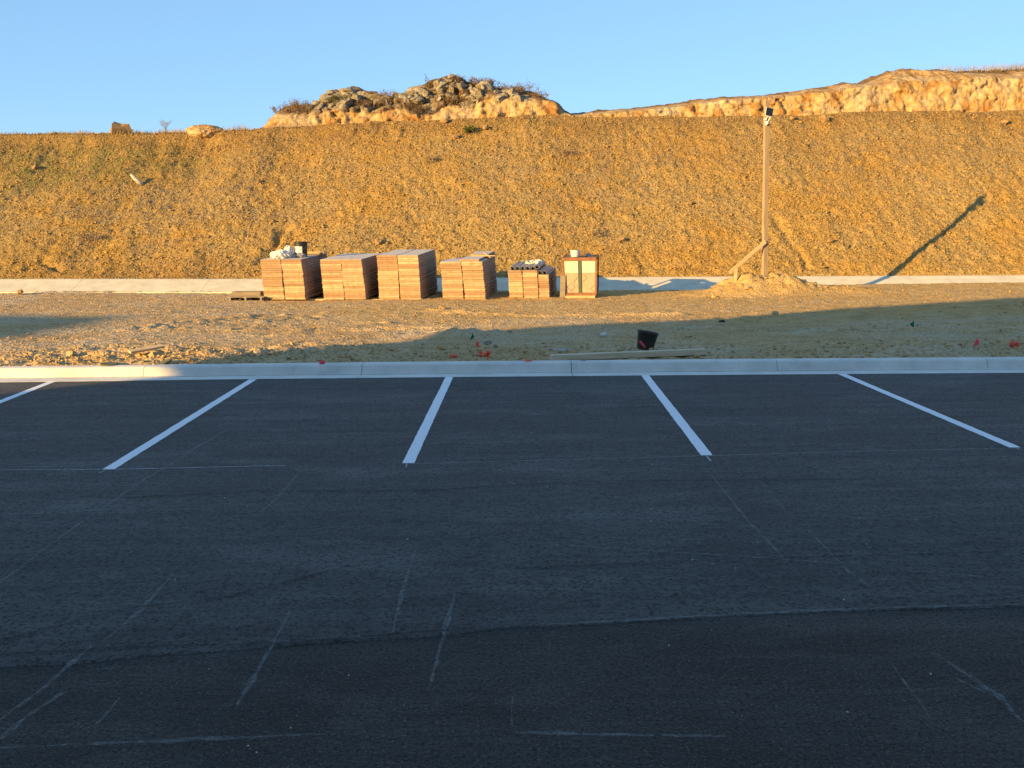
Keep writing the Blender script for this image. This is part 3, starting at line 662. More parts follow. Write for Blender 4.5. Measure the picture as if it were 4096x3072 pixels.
cla = [k3(p) for p in [(95, 405), (110, 365), (200, 330), (300, 315), (380, 330), (450, 292), (540, 276), (700, 290), (830, 292), (900, 262), (1020, 262), (1080, 312), (1200, 302), (1260, 246), (1400, 256), (1470, 250), (1510, 178), (1700, 192), (1850, 212), (2000, 222), (2060, 290), (2150, 338)]]
xr0, xr1, xr2 = U(k3((420, 200))[0] * S, 400, YC + 1.7).x, U(k3((1500, 200))[0] * S, 400, YC + 1.7).x, U(k3((1650, 200))[0] * S, 400, YC + 1.7).x
outcrop, OX, OZ = bank('rock_outcrop', sil, cla, YC + .55, YC + 2.3, lambda x: sstep(xr0 - .6, xr0 + .4, x) * (1 - .75 * sstep(xr1, xr2, x)), 200, 'grey rock outcrop over an orange clay cut on the crest')
sil2 = [(1195, 255), (1225, 246), (1250, 244), (1290, 237), (1330, 238), (1370, 234), (1450, 225), (1500, 215), (1560, 209), (1640, 206), (1690, 200), (1728, 193), (1783, 189), (1822, 177), (1850, 180.5), (1881, 167), (1914, 154), (1947, 149), (1969, 147.7), (1995, 150.5), (2019, 148.3), (2039, 150.5), (2056, 155), (2122, 152), (2212, 148), (2400, 142)]
cla2 = [(1195, 256), (1300, 246), (1450, 232), (1560, 218), (1690, 209), (1783, 199), (1850, 190), (1881, 186), (1947, 179), (2019, 178), (2056, 180), (2090, 172), (2150, 166), (2212, 172), (2400, 168)]
ridge, RX, RZ = bank('clay_ridge', sil2, cla2, YC + .7, YC + 2.7, lambda x: x * 0 + .06, 300, None, xext=60)
# separate boulders breaking out of the outcrop
for i in range(110):
    r = random.Random(900 + i); x = r.uniform(xr0 - .2, xr1 + 1.6); t = r.random() ** .6
    if r.random() < .22 and x > -3: pass
    zt = float(np.interp(x, OX, OZ)); zl = float(crest_z(x)) + .75
    z = zl + (zt - .12 - zl) * t; y = YC + 1.05 + 1.1 * (z - zl) / max(zt - zl, .2) - .08
    s = r.uniform(.22, .8) ** 1.1 * (1.0 if t < .8 else .75)
    me = rock_mesh('boulder', (s * r.uniform(.9, 1.5), s, s * r.uniform(.6, 1.0)), 900 + i, M_ROCKG, 13, 1, .035)
    o = link(bpy.data.objects.new('boulder', me), outcrop); o.location = (x, y, z); o.rotation_euler = (r.uniform(-.3, .3), r.uniform(-.4, .4), r.uniform(0, 3))

for i, (px, py, w_, h_) in enumerate([(705, 200, 1.0, .85), (795, 195, .8, .7), (545, 195, .8, .75), (650, 150, .5, .4), (1330, 115, .9, .5), (1440, 175, .8, .9), (1250, 110, .7, .6), (1540, 115, .7, .45)]):
    a, b_ = k3((px, py)); p = U(a * S, b_ * S, YC + 1.75); me = rock_mesh('boulder', (w_, .8, h_), 1200 + i, M_ROCKG, 12, 2, .02)
    o = link(bpy.data.objects.new('boulder', me), outcrop); o.location = p; o.rotation_euler = (0, 0, i * .7)
# ------------------------------------------------------------------ shrubs, sapling, weeds
def shrub(name, label, cat, base, w, h, seed, leaf=300, leafm=None, stems=16, group=None, lsize=.05, twig=.006):
    r = random.Random(seed); t = thing(name, label, cat, base, 0, group); m = MB(); tips = []
    for i in range(stems):
        a = r.uniform(0, 6.283); rad_ = r.random() ** .5; e = Vector((math.cos(a) * w / 2 * rad_, math.sin(a) * w / 2 * rad_, h * r.uniform(.35, 1.0) * (1.1 - .5 * rad_)))
        p0 = Vector((math.cos(a) * .3 * w * rad_, math.sin(a) * .3 * w * rad_, -.08)); mid = p0.lerp(e, .5) + Vector((r.uniform(-.05, .05), r.uniform(-.05, .05), .06)) * h
        m.tube([p0, mid, e], [twig, twig * .75, twig * .35], 3, cap=False); tips += [(mid, e)]
        for k in range(4):
            f = r.uniform(.35, .95); q = mid.lerp(e, f); e2 = q + Vector((r.gauss(0, .16) * w, r.gauss(0, .16) * w, r.uniform(.05, .25) * h))
            m.tube([q, e2], [twig * .5, twig * .25], 3, cap=False); tips.append((q, e2))
    m.build('stems', M_TWIG, t)
    if leaf:
        V = []; n = 0; Fc = []
        for i in range(leaf):
            q, e = r.choice(tips); c = (q.lerp(e, r.random()) if r.random() < .6 else Vector((q.x, q.y, q.z * r.random()))) + Vector((r.gauss(0, .03), r.gauss(0, .03), r.gauss(0, .03)))
            u = Vector((r.gauss(0, 1), r.gauss(0, 1), r.gauss(0, 1))).normalized() * lsize * r.uniform(.5, 1.2); v = u.cross(Vector((r.gauss(0, 1), r.gauss(0, 1), r.gauss(0, 1)))).normalized() * lsize * .35
            V += [c - u, c + v, c + u, c - v]; Fc.append((n, n + 1, n + 2, n + 3)); n += 4
        mesh_np('foliage', np.array([p[:] for p in V]), np.array(Fc), leafm or M_LEAFB, parent=t)
    return t
def oc_point(px, py, dz=0):      # a point of the outcrop surface under a photo pixel in zoom-3 coordinates
    a, b_ = k3((px, py)); x = U(a * S, b_ * S, YC + 1.9).x
    zt = float(np.interp(x, OX, OZ)); z = U(a * S, b_ * S, YC + 1.9).z
    f = min(max((z - crest_z(x) - .6) / max(zt - crest_z(x) - .6, .2), 0), 1); return Vector((x, YC + .95 + 1.3 * float(f), min(float(z), zt - .05)))
shr = [((310, 262), 1.0, .55, 'brown scrub at the left end of the outcrop'), ((370, 285), .9, .5, 'brown scrub beside the leftmost grey rocks'), ((600, 235), .7, .6, 'green leafy bush in front of the left rock block'), ((880, 215), 1.1, .7, 'reddish brown scrub in the dip between the two rock masses'),
       ((930, 260), 1.2, .6, 'dark brown scrub below the dip of the outcrop'), ((1050, 280), 1.0, .5, 'brown scrub at the foot of the main rock mass'), ((1330, 240), .8, .45, 'low brown scrub under the highest rocks'), ((1200, 120), .7, .35, 'scrub on the left shoulder of the highest rocks'),
       ((1350, 75), .8, .35, 'sparse scrub on the very top of the outcrop'), ((1475, 95), .5, .45, 'dark little bush just right of the summit'), ((1555, 100), .6, .45, 'bush on the grey rock right of the summit'), ((1650, 150), .8, .5, 'brown scrub above the dark cleft'),
       ((1730, 155), .9, .5, 'reddish scrub on the right shoulder of the outcrop'), ((1815, 175), 1.1, .85, 'largest brown bush on the right shoulder of the outcrop'), ((1890, 200), .8, .45, 'brown scrub running down the right end of the outcrop'), ((1130, 300), .8, .5, 'brown scrub hanging over the clay below the main rocks'), ((230, 290), .8, .45, 'pale dry scrub at the far left tip of the outcrop'), ((760, 260), .8, .4, 'brown scrub along the clay edge under the left rock block')]
for i, ((px, py), w, h, lab) in enumerate(shr):
    g = 'green' in lab
    shrub('shrub', lab, 'shrub', oc_point(px, py + 14), w * 1.15, h * .85, 500 + i, 560, M_LEAFG if g else M_LEAFB, 26, 'shrubs on the rock outcrop', .035, .004)
shrub('thin_weed', 'single thin stalk with tufted head left of the summit', 'weed', oc_point(1150, 112), .25, .45, 560, 40, M_LEAFG, 3, 'shrubs on the rock outcrop', .05)
shrub('thin_weed', 'thin stalk sticking up right of the summit bushes', 'weed', oc_point(1640, 140), .3, .5, 561, 40, M_LEAFB, 3, 'shrubs on the rock outcrop', .05)
# bare sapling on the left skyline
def sapling(base, h, seed):
    r = random.Random(seed); t = thing('bare_sapling', 'small bare grey sapling standing on the left skyline', 'sapling', base); m = MB(); c = MB()
    m.tube([(0, 0, -.1), (.02, 0, h * .3)], [.014, .010], 5)
    def grow(p, d, L, rad, k):
        q = p + d * L; c.tube([p, p.lerp(q, .5) + Vector((r.gauss(0, .02), 0, 0)), q], [rad, rad * .8, rad * .5], 3, cap=False)
        if k: 
            for j in range(3): grow(p.lerp(q, r.uniform(.5, 1)), (d + Vector((r.gauss(0, .5), r.gauss(0, .4), r.uniform(0, .3)))).normalized(), L * .62, rad * .6, k - 1)
    for i in range(8): 
        a = r.uniform(0, 6.28); grow(Vector((.02, 0, h * r.uniform(.05, .3))), Vector((math.cos(a) * .6, math.sin(a) * .6, 1)).normalized(), h * .36, .007, 3)
    m.build('trunk', M_STRAW2, t); c.build('crown', M_STRAW2, t)
p = U(357 * S, 288 * S, YC + .3); sapling((p.x, p.y, zs(p.x, p.y)), .72, 3)
# tall dry weeds on the right skyline and thin grass on the left skyline
def crest_blades(name, x0, x1, n, fn, hmin, hmax, mat, lab, seed, y):
    r = np.random.default_rng(seed); bx = r.uniform(x0, x1, n); by = y + r.uniform(-.3, .8, n); bz = fn(bx)
    k = fbm(bx * 1.7, bx * 0, seed, 3) > -.45; bx, by, bz = bx[k], by[k], bz[k]; cl = .6 + .4 * fbm(bx * .9, bx * 0, seed + 5, 2)
    tag(blades(name, np.stack([bx, by, bz], -1), r.uniform(hmin, hmax, len(bx)) * np.clip(cl, .3, 1.2), r.uniform(.008, .02, len(bx)), .28, mat, seed + 1, (0, 0, 1)), lab, 'weeds', kind='stuff')
xa, xb = U(2035 * S, 150 * S, YC + 2.7).x, U(2300 * S, 150 * S, YC + 2.7).x
rz = lambda x: np.interp(x, RX, RZ) - .08
crest_blades('tall_weeds', xa, xb, 900, rz, .3, .75, M_STRAW2, 'tall dry weeds on the skyline at far right', 15, YC + 2.6)
crest_blades('ridge_grass', U(1290 * S, 237 * S, YC + 2.7).x, xa, 1200, rz, .05, .16, M_TWIG, 'short brown grass along the top of the clay ridge', 12, YC + 2.6)
crest_blades('skyline_grass', -24, -9, 5000, lambda x: crest_z(x) - .04, .08, .42, M_STRAW, 'dry grass fringe on the left skyline', 13, YC + .1)

# ------------------------------------------------------------------ single rocks, boulder, log, plant on the embankment
def rock(name, label, cat, loc, size, seed, mat, rz=0, group=None, n=20):
    me = rock_mesh(name, size, seed, mat, n); o = link(bpy.data.objects.new(name, me)); o.location = (loc[0], loc[1], loc[2] + size[2] * .28); o.rotation_euler = (0, 0, rz)
    return tag(o, label, cat, group)
p = U(262 * S, 287 * S, YC + .25); rock('crest_boulder', 'squarish brown boulder on the left skyline', 'boulder', (p.x, p.y, zs(p.x, p.y) - .03), (1.12, .8, .80), 47, M_ROCKT, .5, n=14)
p = U(443 * S, 284 * S, YC + .3)
m = MB(); bmesh.ops.create_icosphere(m.bm, subdivisions=4, radius=1.0)
for v in m.bm.verts:
    k = 1 + .2 * float(fbm(np.array([v.co.x * 2.6 + 5]), np.array([v.co.z * 4 + v.co.y * 3]), 9, 5, .65)[0]); v.co = Vector((v.co.x * .84 * k, v.co.y * .7 * k, v.co.z * .36 * k))
o = m.build('earth_hump', M_CLAY, None, (p.x, p.y, zs(p.x, p.y) - .06)); tag(o, 'rounded orange earth hump on the left skyline', 'mound'); o.data.attributes.new('rock', 'FLOAT', 'POINT'); o.data.attributes.new('scrub', 'FLOAT', 'POINT')
rk = [((1340, 516), .34, 'tan rock low on the embankment right of the panel rack'), ((820, 972 / S), .3, 'grey brown rock on the embankment above the gap between panel stacks two and three'), ((1652 + 142, 522), .26, 'dark rock low on the embankment right of the post'), ((1780, 263), .45, 'pale slab near the top of the embankment right of the post'),
      ((1712, 258), .3, 'round tan rock near the crest just right of the post top'), ((2170, 268), .35, 'brown rock near the crest at far right'), ((640, 575), .3, 'rock low on the embankment above the leftmost panel stack'), ((985, 300), .3, 'tan rock below the green plant'), ((75, 350), .3, 'pale rock in the green patch at far left'), ((1490, 440), .22, 'small rock halfway up the embankment left of the post'),
      ((1050, 283), .3, 'tan rock right of the green plant near the crest'), ((560, 385), .22, 'small rock midway up the embankment on the left'), ((960, 265), .34, 'pink rock at the foot of the outcrop'), ((1130, 262), .3, 'pale rock at the foot of the pale clay face')]
for i, ((x, y), s, lab) in enumerate(rk):
    p = on_slope(x, y); rock('slope_rock', lab, 'rock', p, (s * 1.2, s, s * .8), 60 + i, M_ROCKT, i, 'rocks on the embankment')
p = on_slope(297, 386); m = MB(); m.tube([(-.22, 0, .34), (-.08, -.04, .2), (.06, -.02, .07), (.2, .02, -.06)], [.05, .075, .08, .06], 8); o = m.build('log', M_LOG, None, (p.x, p.y - .05, p.z + .04)); tag(o, 'short bleached log lying on the left of the embankment', 'log')
p = on_slope(1015, 288); shrub('green_plant', 'low green leafy plant near the crest below the outcrop', 'plant', p, .75, .28, 71, 420, M_LEAFG, 16, None, .055)
for i, (x, y, w, lab) in enumerate([(1225, 330, .6, 'grey dead weed clump high in the middle of the embankment'), (205, 505, .7, 'dark dead weed clump at far left of the embankment'), (1290, 505, .5, 'dead weed clump above the panel rack'), (930, 350, .5, 'grey dead weeds below the outcrop centre')]):
    p = on_slope(x, y); shrub('dead_weed', lab, 'weed', p, w, .3, 80 + i, 120, M_STRAW2, 22, 'dead weeds on the embankment', .04)

# ------------------------------------------------------------------ stacks of formwork panels
A6 = math.radians(-6.6); TILT = math.radians(2.3)
YS = 29.55; PT = .0635
ORD = ['top', 'second', 'third', 'fourth', 'fifth', 'sixth', 'seventh', 'eighth', 'ninth', 'tenth', 'eleventh', 'twelfth', 'thirteenth', 'fourteenth', 'fifteenth', 'sixteenth', 'seventeenth', 'eighteenth', 'nineteenth', 'twentieth', 'bottom']
_pm = {}
def panel_mesh(w, L):
    k = (round(w, 3), round(L, 3))
    if k not in _pm:
        m = MB(); m.box((0, L / 2, 0), (w, L, PT), bevel=.012)
        for f in m.bm.faces:
            c = f.calc_center_median(); nrm = f.normal
            f.material_index = 1 if abs(nrm.z) > .9 else (2 if abs(nrm.x) > .9 else 0)
        _pm[k] = m.mesh('formwork_panel', [M_PEDGE, M_PLY, M_PSIDE])
    return _pm[k]
def stack_frame(px, py):
    p = U(px, py, YS); e = Euler((TILT, 0, A6)); return Matrix.Translation(p) @ e.to_matrix().to_4x4(), p
def place(o, Mw): o.matrix_world = Mw; return o
def panels(fr, stackname, cols, seed, lean=0.0):
    """cols: (x0, width, count, length, y offset, column name, y jitter)"""
    r = random.Random(seed)
    for x0, w, cnt, L, yo, cname, ph in cols:
        drift = 0
        for k in range(cnt):
            o = link(bpy.data.objects.new('formwork_panel', panel_mesh(w, L)))
            drift += r.uniform(-.004, .004)
            hgt = k * PT; o.matrix_world = fr @ Matrix.Translation((x0 + w / 2 + drift + r.uniform(-.005, .005) + lean * (k / max(cnt, 1)) ** 1.3, yo + r.uniform(-.02, .02), hgt + PT / 2)) @ Matrix.Rotation(r.uniform(-.004, .004), 4, 'Z')
            q = cnt - 1 - k; nm = 'top' if q == 0 else ('bottom' if k == 0 else ORD[q] + ' from the top')
            tag(o, f'rusty formwork panel, {nm} in the {cname} of the {stackname}', 'panel', 'stacked formwork panels')
c1, z1 = 'left column', 'right column'
fr1, b1 = stack_frame(1057, 1199); panels(fr1, 'leftmost stack', [(0, .605, 18, 2.44, 0, c1, 0), (.613, .605, 18, 2.44, .01, z1, 0)], 1, -.045)
fr2, b2 = stack_frame(1294, 1199); panels(fr2, 'second stack', [(0, .62, 18, 2.44, 0, c1, 0), (.63, .62, 18, 2.44, .0, z1, 0)], 2, -.075)
fr3, b3 = stack_frame(1517, 1200); panels(fr3, 'tallest stack', [(0, .60, 20, 2.44, 0, c1, 0), (.632, .60, 20, 2.44, -.05, z1, 0)], 3, -.045)
fr4, b4 = stack_frame(1772, 1199); panels(fr4, 'fourth stack', [(0, .605, 17, 1.21, 0, 'left front column', 0), (.632, .605, 17, 1.21, -.02, 'right front column', 0)], 4, -.055)
panels(fr4, 'fourth stack', [(0, .605, 16, 1.21, 1.235, 'left rear column', 0), (.622, .605, 18, 1.21, 1.225, 'right rear column', 0)], 44, -.03)
o = link(bpy.data.objects.new('formwork_panel', panel_mesh(.56, 1.15))); o.matrix_world = fr4 @ Matrix.Translation((.86 - .07, .03, 17.5 * PT)); tag(o, 'narrow formwork panel lying alone on the front of the fourth stack', 'panel', 'stacked formwork panels')
o = link(bpy.data.objects.new('formwork_panel', panel_mesh(.56, 1.15))); o.matrix_world = fr4 @ Matrix.Translation((.93 - .04, 1.24, 18.5 * PT)); tag(o, 'formwork panel lying alone on the rear of the fourth stack', 'panel', 'stacked formwork panels')
fr5, b5 = stack_frame(2037, 1198); panels(fr5, 'fifth stack', [(0, .405, 13, 2.44, 0, 'left column', 0), (.413, .425, 13, 2.44, 0, 'middle column', 0), (.85, .31, 11, 2.44, .01, 'right column', 0)], 5, -.03)
# dunnage timbers under the stacks
zt = lambda fr: fr.translation.z
tim = [(1107, 1440), (1292, 1545), (1520, 1790), (1755, 2005), (2010, 2160), (2155, 2395)]
tl = ['under the leftmost stack', 'under the second stack', 'under the tallest stack', 'under the fourth stack', 'under the fifth stack', 'under the steel panel rack']
for i, (xa, xb) in enumerate(tim):
    pa, pb = U(xa, 1206, YS + .06), U(xb, 1206, YS - .02)
    for j, dy in enumerate((.12, 1.95)):
        L = (pb - pa).length; c = pa.lerp(pb, .5); fr = [fr1, fr2, fr3, fr4, fr5, fr5][i]
        zt_ = fr.translation.z + math.sin(TILT) * dy - .004
        o = MB().box((0, 0, 0), (L - .02, .095, .09), bevel=.006).build('timber', M_TIMB, None, (c.x + dy * .115, c.y + dy - .05 * (i % 2) * 1.4, zt_ - .045), (TILT, 0, A6 * .35))
        tag(o, f"{'front' if j == 0 else 'rear'} bearer timber {tl[i]}", 'timber', 'bearer timbers')

# bucket, sack and foam shell on the leftmost stack
H1 = 18 * PT
def on_stack(fr, x, y, h): return fr @ Vector((x, y, h))
def bucket(name, label, loc, r0, r1, h, mat, rot=(0, 0, 0), bands=(), handle=False, wall=.006, lid=False):
    t = thing(name, label, 'bucket', loc); t.rotation_euler = rot; m = MB(); pr = [(0, 0), (r0, 0)]
    for f in np.linspace(.08, .92, 8):
        r = r0 + (r1 - r0) * f; pr.append((r + (.004 if any(abs(f - b) < .06 for b in bands) else 0), h * f))
    pr += [(r1, h * .93), (r1 + .007, h * .94), (r1 + .007, h)]
    pr += [(0, h)] if lid else [(r1 - wall, h), (r1 - wall, h * .9), (r0 - wall, .02), (0, .02)]
    m.lathe(pr, 28); m.build('body', mat, t)
    return t
p = on_stack(fr1, .84, .98, H1)
bk = bucket('black_bucket', 'black plastic bucket with white label on the leftmost stack', p, .17, .19, .44, M_BLACKP, bands=(.8,))
m = MB()
for k in range(9):
    a0, a1 = math.radians(-150 + k * 9), math.radians(-150 + (k + 1) * 9)
    rr = lambda z: .177 + .02 * z / .44
    m.sheet([(rr(.12) * math.cos(a0), rr(.12) * math.sin(a0), .12), (rr(.12) * math.cos(a1), rr(.12) * math.sin(a1), .12), (rr(.30) * math.cos(a1), rr(.30) * math.sin(a1), .30), (rr(.30) * math.cos(a0), rr(.30) * math.sin(a0), .30)])
m.build('label', M_WPAINT, bk)
m = MB(); m.tube([(.18 * math.cos(a), -.03 - .18 * abs(math.sin(a)) * .9, .33 - .12 * math.sin(a)) for a in np.linspace(0, math.pi, 11)], .004, 5); m.build('handle', M_WIRE, bk)
def sack(name, label, loc, size, seed, mat, rz=0):
    m = MB(); bmesh.ops.create_icosphere(m.bm, subdivisions=4, radius=1.0); r = np.array([v.co[:] for v in m.bm.verts])
    n1 = fbm(r[:, 0] * 2.2 + seed, r[:, 1] * 2.2 + r[:, 2] * 1.7, seed, 3); n2 = np.abs(fbm(r[:, 0] * 4 + seed, r[:, 2] * 4 + r[:, 1] * 3, seed + 4, 3))
    k = 1 + .28 * n1 - .45 * n2
    for v, kk in zip(m.bm.verts, k):
        c = v.co * float(kk); v.co = Vector((c.x * size[0] / 2, c.y * size[1] / 2, max(c.z, -.55) * size[2] / 1.5 + size[2] * .36))
    return tag(m.build(name, mat, None, loc, (0, 0, rz)), label, 'sack')
sack('plastic_sack', 'crumpled white plastic sack on the front of the leftmost stack', on_stack(fr1, .40, .42, H1), (.66, .5, .24), 5, M_SACK)
sack('plastic_sack', 'torn white sack folded up against the black bucket', on_stack(fr1, .52, .80, H1), (.36, .3, .34), 9, M_SACK, .6)
sack('grey_sheeting', 'grey plastic sheeting bunched beside the black bucket', on_stack(fr1, .90, .70, H1), (.34, .3, .13), 12, M_GALV, .2)
m = MB(); N = 10
for r_, mi in ((.17, 0),):
    a = [(.27 * t_, .12 * math.cos(q) * 1.0, .12 * (1 + math.sin(q)) * .62) for t_ in (-1, 1) for q in np.linspace(math.pi, 2 * math.pi, N)]
    V0 = [m.bm.verts.new(p_) for p_ in a]; V1 = [m.bm.verts.new((p_[0], p_[1] * .8, p_[2] + .02)) for p_ in a]
    for L_ in (V0, V1):
        for k in range(N - 1): m.bm.faces.new((L_[k], L_[k + 1], L_[N + k + 1], L_[N + k]))
    for k in (0, N - 1): m.bm.faces.new((V0[k], V0[N + k], V1[N + k], V1[k]))
    for s_ in (0, N):
        for k in range(N - 1): m.bm.faces.new((V0[s_ + k], V0[s_ + k + 1], V1[s_ + k + 1], V1[s_ + k]))
o = m.build('half_pipe_shell', M_FOAM, None, on_stack(fr1, .98, 1.75, H1), (0, 0, .05)); tag(o, 'tan half pipe shell lying at the back of the leftmost stack', 'shell')
o = MB().box((0, 0, .02), (.3, .06, .035), bevel=.004).box((.12, .03, .05), (.2, .05, .025), (0, .1, .3)).build('wood_scrap', M_GREYW, None, on_stack(fr1, 1.08, 2.2, H1), (0, 0, .4)); tag(o, 'dark wood scrap at the rear corner of the leftmost stack', 'scrap')
# laths and strap on the fourth stack
H4 = 17 * PT
for i, (x, y, z, L, rz, ry, lab) in enumerate([(.55, 1.0, 17 * PT + .012, .42, .35, -.06, 'short lath lying on the left of the fourth stack'), (1.02, 1.15, 18 * PT + .014, .75, -.35, 0, 'long lath lying across the fourth stack'), (1.14, 1.2, 18 * PT + .03, .34, -.9, .42, 'lath hanging over the right edge of the fourth stack')]):
    o = MB().box((0, 0, 0), (L, .06, .022), bevel=.002).build('wood_lath', M_TIMB, None, on_stack(fr4, x, y, z), (0, ry, rz)); tag(o, lab, 'lath', 'laths on the fourth stack')
m = MB(); r = random.Random(4)
for j in range(5):
    m.tube([(r.uniform(-.2, .2), r.uniform(-.1, .1), .01 + .05 * abs(math.sin(k * 1.3 + j))) for k in range(6)], .010, 5)
o = m.build('strap', M_LID, None, on_stack(fr4, .42, 1.3, 16 * PT + .002)); tag(o, 'tangled olive strap on the left of the fourth stack', 'strap')

# bent steel corner channels on the fifth stack
def channel_mesh(L=2.0, t=.006):
    pr = [(0, 0), (0, .115), (.035, .115), (.11, .04), (.11, 0)]       # open angular section
    m = MB(); outer = pr; N = len(pr); V = []
    cx, cz = .05, .04
    inner = [(x + (cx - x) * .09, z + (cz - z) * .09) for x, z in pr]
    for y in (0, L):
        V.append([m.bm.verts.new((x, y, z)) for x, z in outer]); V.append([m.bm.verts.new((x, y, z)) for x, z in inner])
    for k in range(N - 1):
        m.bm.faces.new((V[0][k], V[0][k + 1], V[2][k + 1], V[2][k])); m.bm.faces.new((V[1][k], V[1][k + 1], V[3][k + 1], V[3][k]))
        m.bm.faces.new((V[0][k], V[0][k + 1], V[1][k + 1], V[1][k])); m.bm.faces.new((V[2][k], V[2][k + 1], V[3][k + 1], V[3][k]))
    for k in (0, N - 1): m.bm.faces.new((V[0][k], V[2][k], V[3][k], V[1][k]))
    m.box((.055, L / 2, .004), (.11, L, .006))
    return m.mesh('corner_channel', M_GALV)
cm = channel_mesh()
H5 = 13 * PT; H5b = 11 * PT
ch = [(.06, 0, H5 + .002, 0, 'first corner channel from the left on the fifth stack'), (.205, 0, H5 + .002, 0, 'second corner channel from the left on the fifth stack'), (.35, .0, H5 + .002, 0, 'third corner channel from the left on the fifth stack'), (.495, 0, H5 + .002, 0, 'fourth corner channel from the left on the fifth stack'), (.64, 0, H5 + .002, 0, 'fifth corner channel from the left on the fifth stack'),
      (.775, -.02, H5 + .03, -.25, 'tilted corner channel at the right of the row on the fifth stack'), (.845, 0, H5b + .002, 0, 'lower corner channel left of the end one on the fifth stack'), (.975, 0, H5b + .002, 0, 'lowest corner channel at the right end of the fifth stack')]
for x, y, z, ry, lab in ch:
    o = link(bpy.data.objects.new('corner_channel', cm)); o.matrix_world = fr5 @ Matrix.Translation((x, y, z)) @ Matrix.Rotation(ry, 4, 'Y'); tag(o, lab, 'channel', 'corner channels on the fifth stack')
m = MB(); r = random.Random(11)
for j in range(16): m.box((r.uniform(-.22, .22), r.uniform(-.2, .2), r.uniform(.02, .1)), (r.uniform(.08, .2), r.uniform(.04, .1), r.uniform(.02, .05)), (r.uniform(-.5, .5), r.uniform(-.5, .5), r.uniform(0, 3)))
o = m.build('foam_offcuts', M_SACK, None, on_stack(fr5, .58, .95, H5 + .10)); tag(o, 'pale foam offcuts heaped on the corner channels of the fifth stack', 'offcuts')

# steel rack of panels standing on edge
fr6, b6 = stack_frame(2257, 1196)
rk6 = thing('panel_rack', 'rusty steel rack holding upright cream panels with green centre strap', 'rack', fr6.translation)
rk6.matrix_world = fr6
W6, H6, D6 = .90, 1.17, 1.45
def leanx(x, z): return (x - W6 / 2) * (1 + .06 * (z / H6)) + W6 / 2 - .02 * z
m = MB()
for z0, hh in ((.10, .07), (H6 - .085, .085)):
    m.box((leanx(W6 / 2, z0), .02, z0 + hh / 2), (W6 * (1 + .06 * z0 / H6) + .02, .045, hh)); m.box((leanx(W6 / 2, z0), D6, z0 + hh / 2), (W6 * (1 + .06 * z0 / H6) + .02, .045, hh))
    for x in (0, W6): m.box((leanx(x, z0), D6 / 2, z0 + hh / 2 + .003), (.04, D6 - .05, hh - .008))
m.build('rail', M_STEEL, rk6)
for x, y in ((0, .02), (W6, .02), (0, D6), (W6, D6)):
    m = MB(); m.prism([(leanx(x, .17) - .022, y - .02, .17), (leanx(x, .17) + .022, y - .02, .17), (leanx(x, H6 - .085) + .022, y - .02, H6 - .085), (leanx(x, H6 - .085) - .022, y - .02, H6 - .085)], (0, .042, 0)); m.build('upright', M_STEEL, rk6)
for (xa, xb) in ((.035, .415), (.515, .875)):
    for (za, zb, mt, nm) in ((.175, .735, M_TAN, 'lower_panel'), (.738, H6 - .09, M_CREAM, 'upper_panel')):
        m = MB(); m.prism([(leanx(xa, za), .03, za), (leanx(xb, za), .03, za), (leanx(xb, zb), .03, zb), (leanx(xa, zb), .03, zb)], (0, .06, 0)); m.build(nm, mt, rk6)
m = MB(); m.prism([(leanx(.43, .15), .01, .15), (leanx(.50, .15), .01, .15), (leanx(.50, H6 - .06), .01, H6 - .06), (leanx(.43, H6 - .06), .01, H6 - .06)], (0, .05, 0)); m.build('centre_strap', M_GREEN, rk6)
for i in range(6):
    m = MB(); yy = .22 + i * .2; m.prism([(leanx(.04, .18), yy, .18), (leanx(.86, .18), yy, .18), (leanx(.86, H6 - .1), yy, H6 - .1), (leanx(.04, H6 - .1), yy, H6 - .1)], (0, .05, 0)); m.build('stored_panel', M_DARKST, rk6)
m = MB()
for k in range(5): m.box((W6 / 2 - .01, .02 + .35 * k, .05), (W6 - .02, .12, .098), bevel=.004)
m.build('base_block', M_TIMB, rk6)
m = MB()                               # printed bracket marks
def mark(a, b):
    a = Vector((leanx(a[0], a[1]), .028, a[1])); b = Vector((leanx(b[0], b[1]), .028, b[1])); d = (b - a).normalized(); nn = Vector((-d.z, 0, d.x)) * .006
    m.sheet([a - nn, b - nn, b + nn, a + nn])
for a, b in (((.10, .34), (.22, .46)), ((.10, .34), (.21, .22)), ((.21, .22), (.32, .34)), ((.32, .34), (.22, .46)), ((.29, .48), (.40, .62)), ((.29, .48), (.39, .36)), ((.55, .70), (.66, .60)), ((.66, .60), (.54, .48)), ((.86, .40), (.75, .29)), ((.75, .29), (.86, .18))): mark(a, b)
m.build('printed_mark', M_DARKST, rk6)
bucket('white_bucket', 'low white bucket standing on top of the panel rack', fr6 @ Vector((.30, .28, H6 + .002)), .115, .135, .19, M_WPAINT, bands=(.3, .7), lid=True)
bucket('small_tub', 'small pale tub lying low behind the white bucket', fr6 @ Vector((.66, .62, H6 + .002)), .075, .085, .07, M_CREAM, lid=True)
for i in range(4):
    o = MB().box((0, 0, 0), (W6 + .04, .10, .03)).build('top_slat', M_DARKST, rk6, (W6 / 2 - .02, .2 + .3 * i, H6 - .0145))
o = MB().box((0, 0, .36), (.15, .05, .76), bevel=.004).build('grey_plank', M_GREYW, None, fr6 @ Vector((-.05, -.035, -.05)), (-.045, .03, A6)); tag(o, 'grey weathered plank propped upright against the panel rack', 'plank')

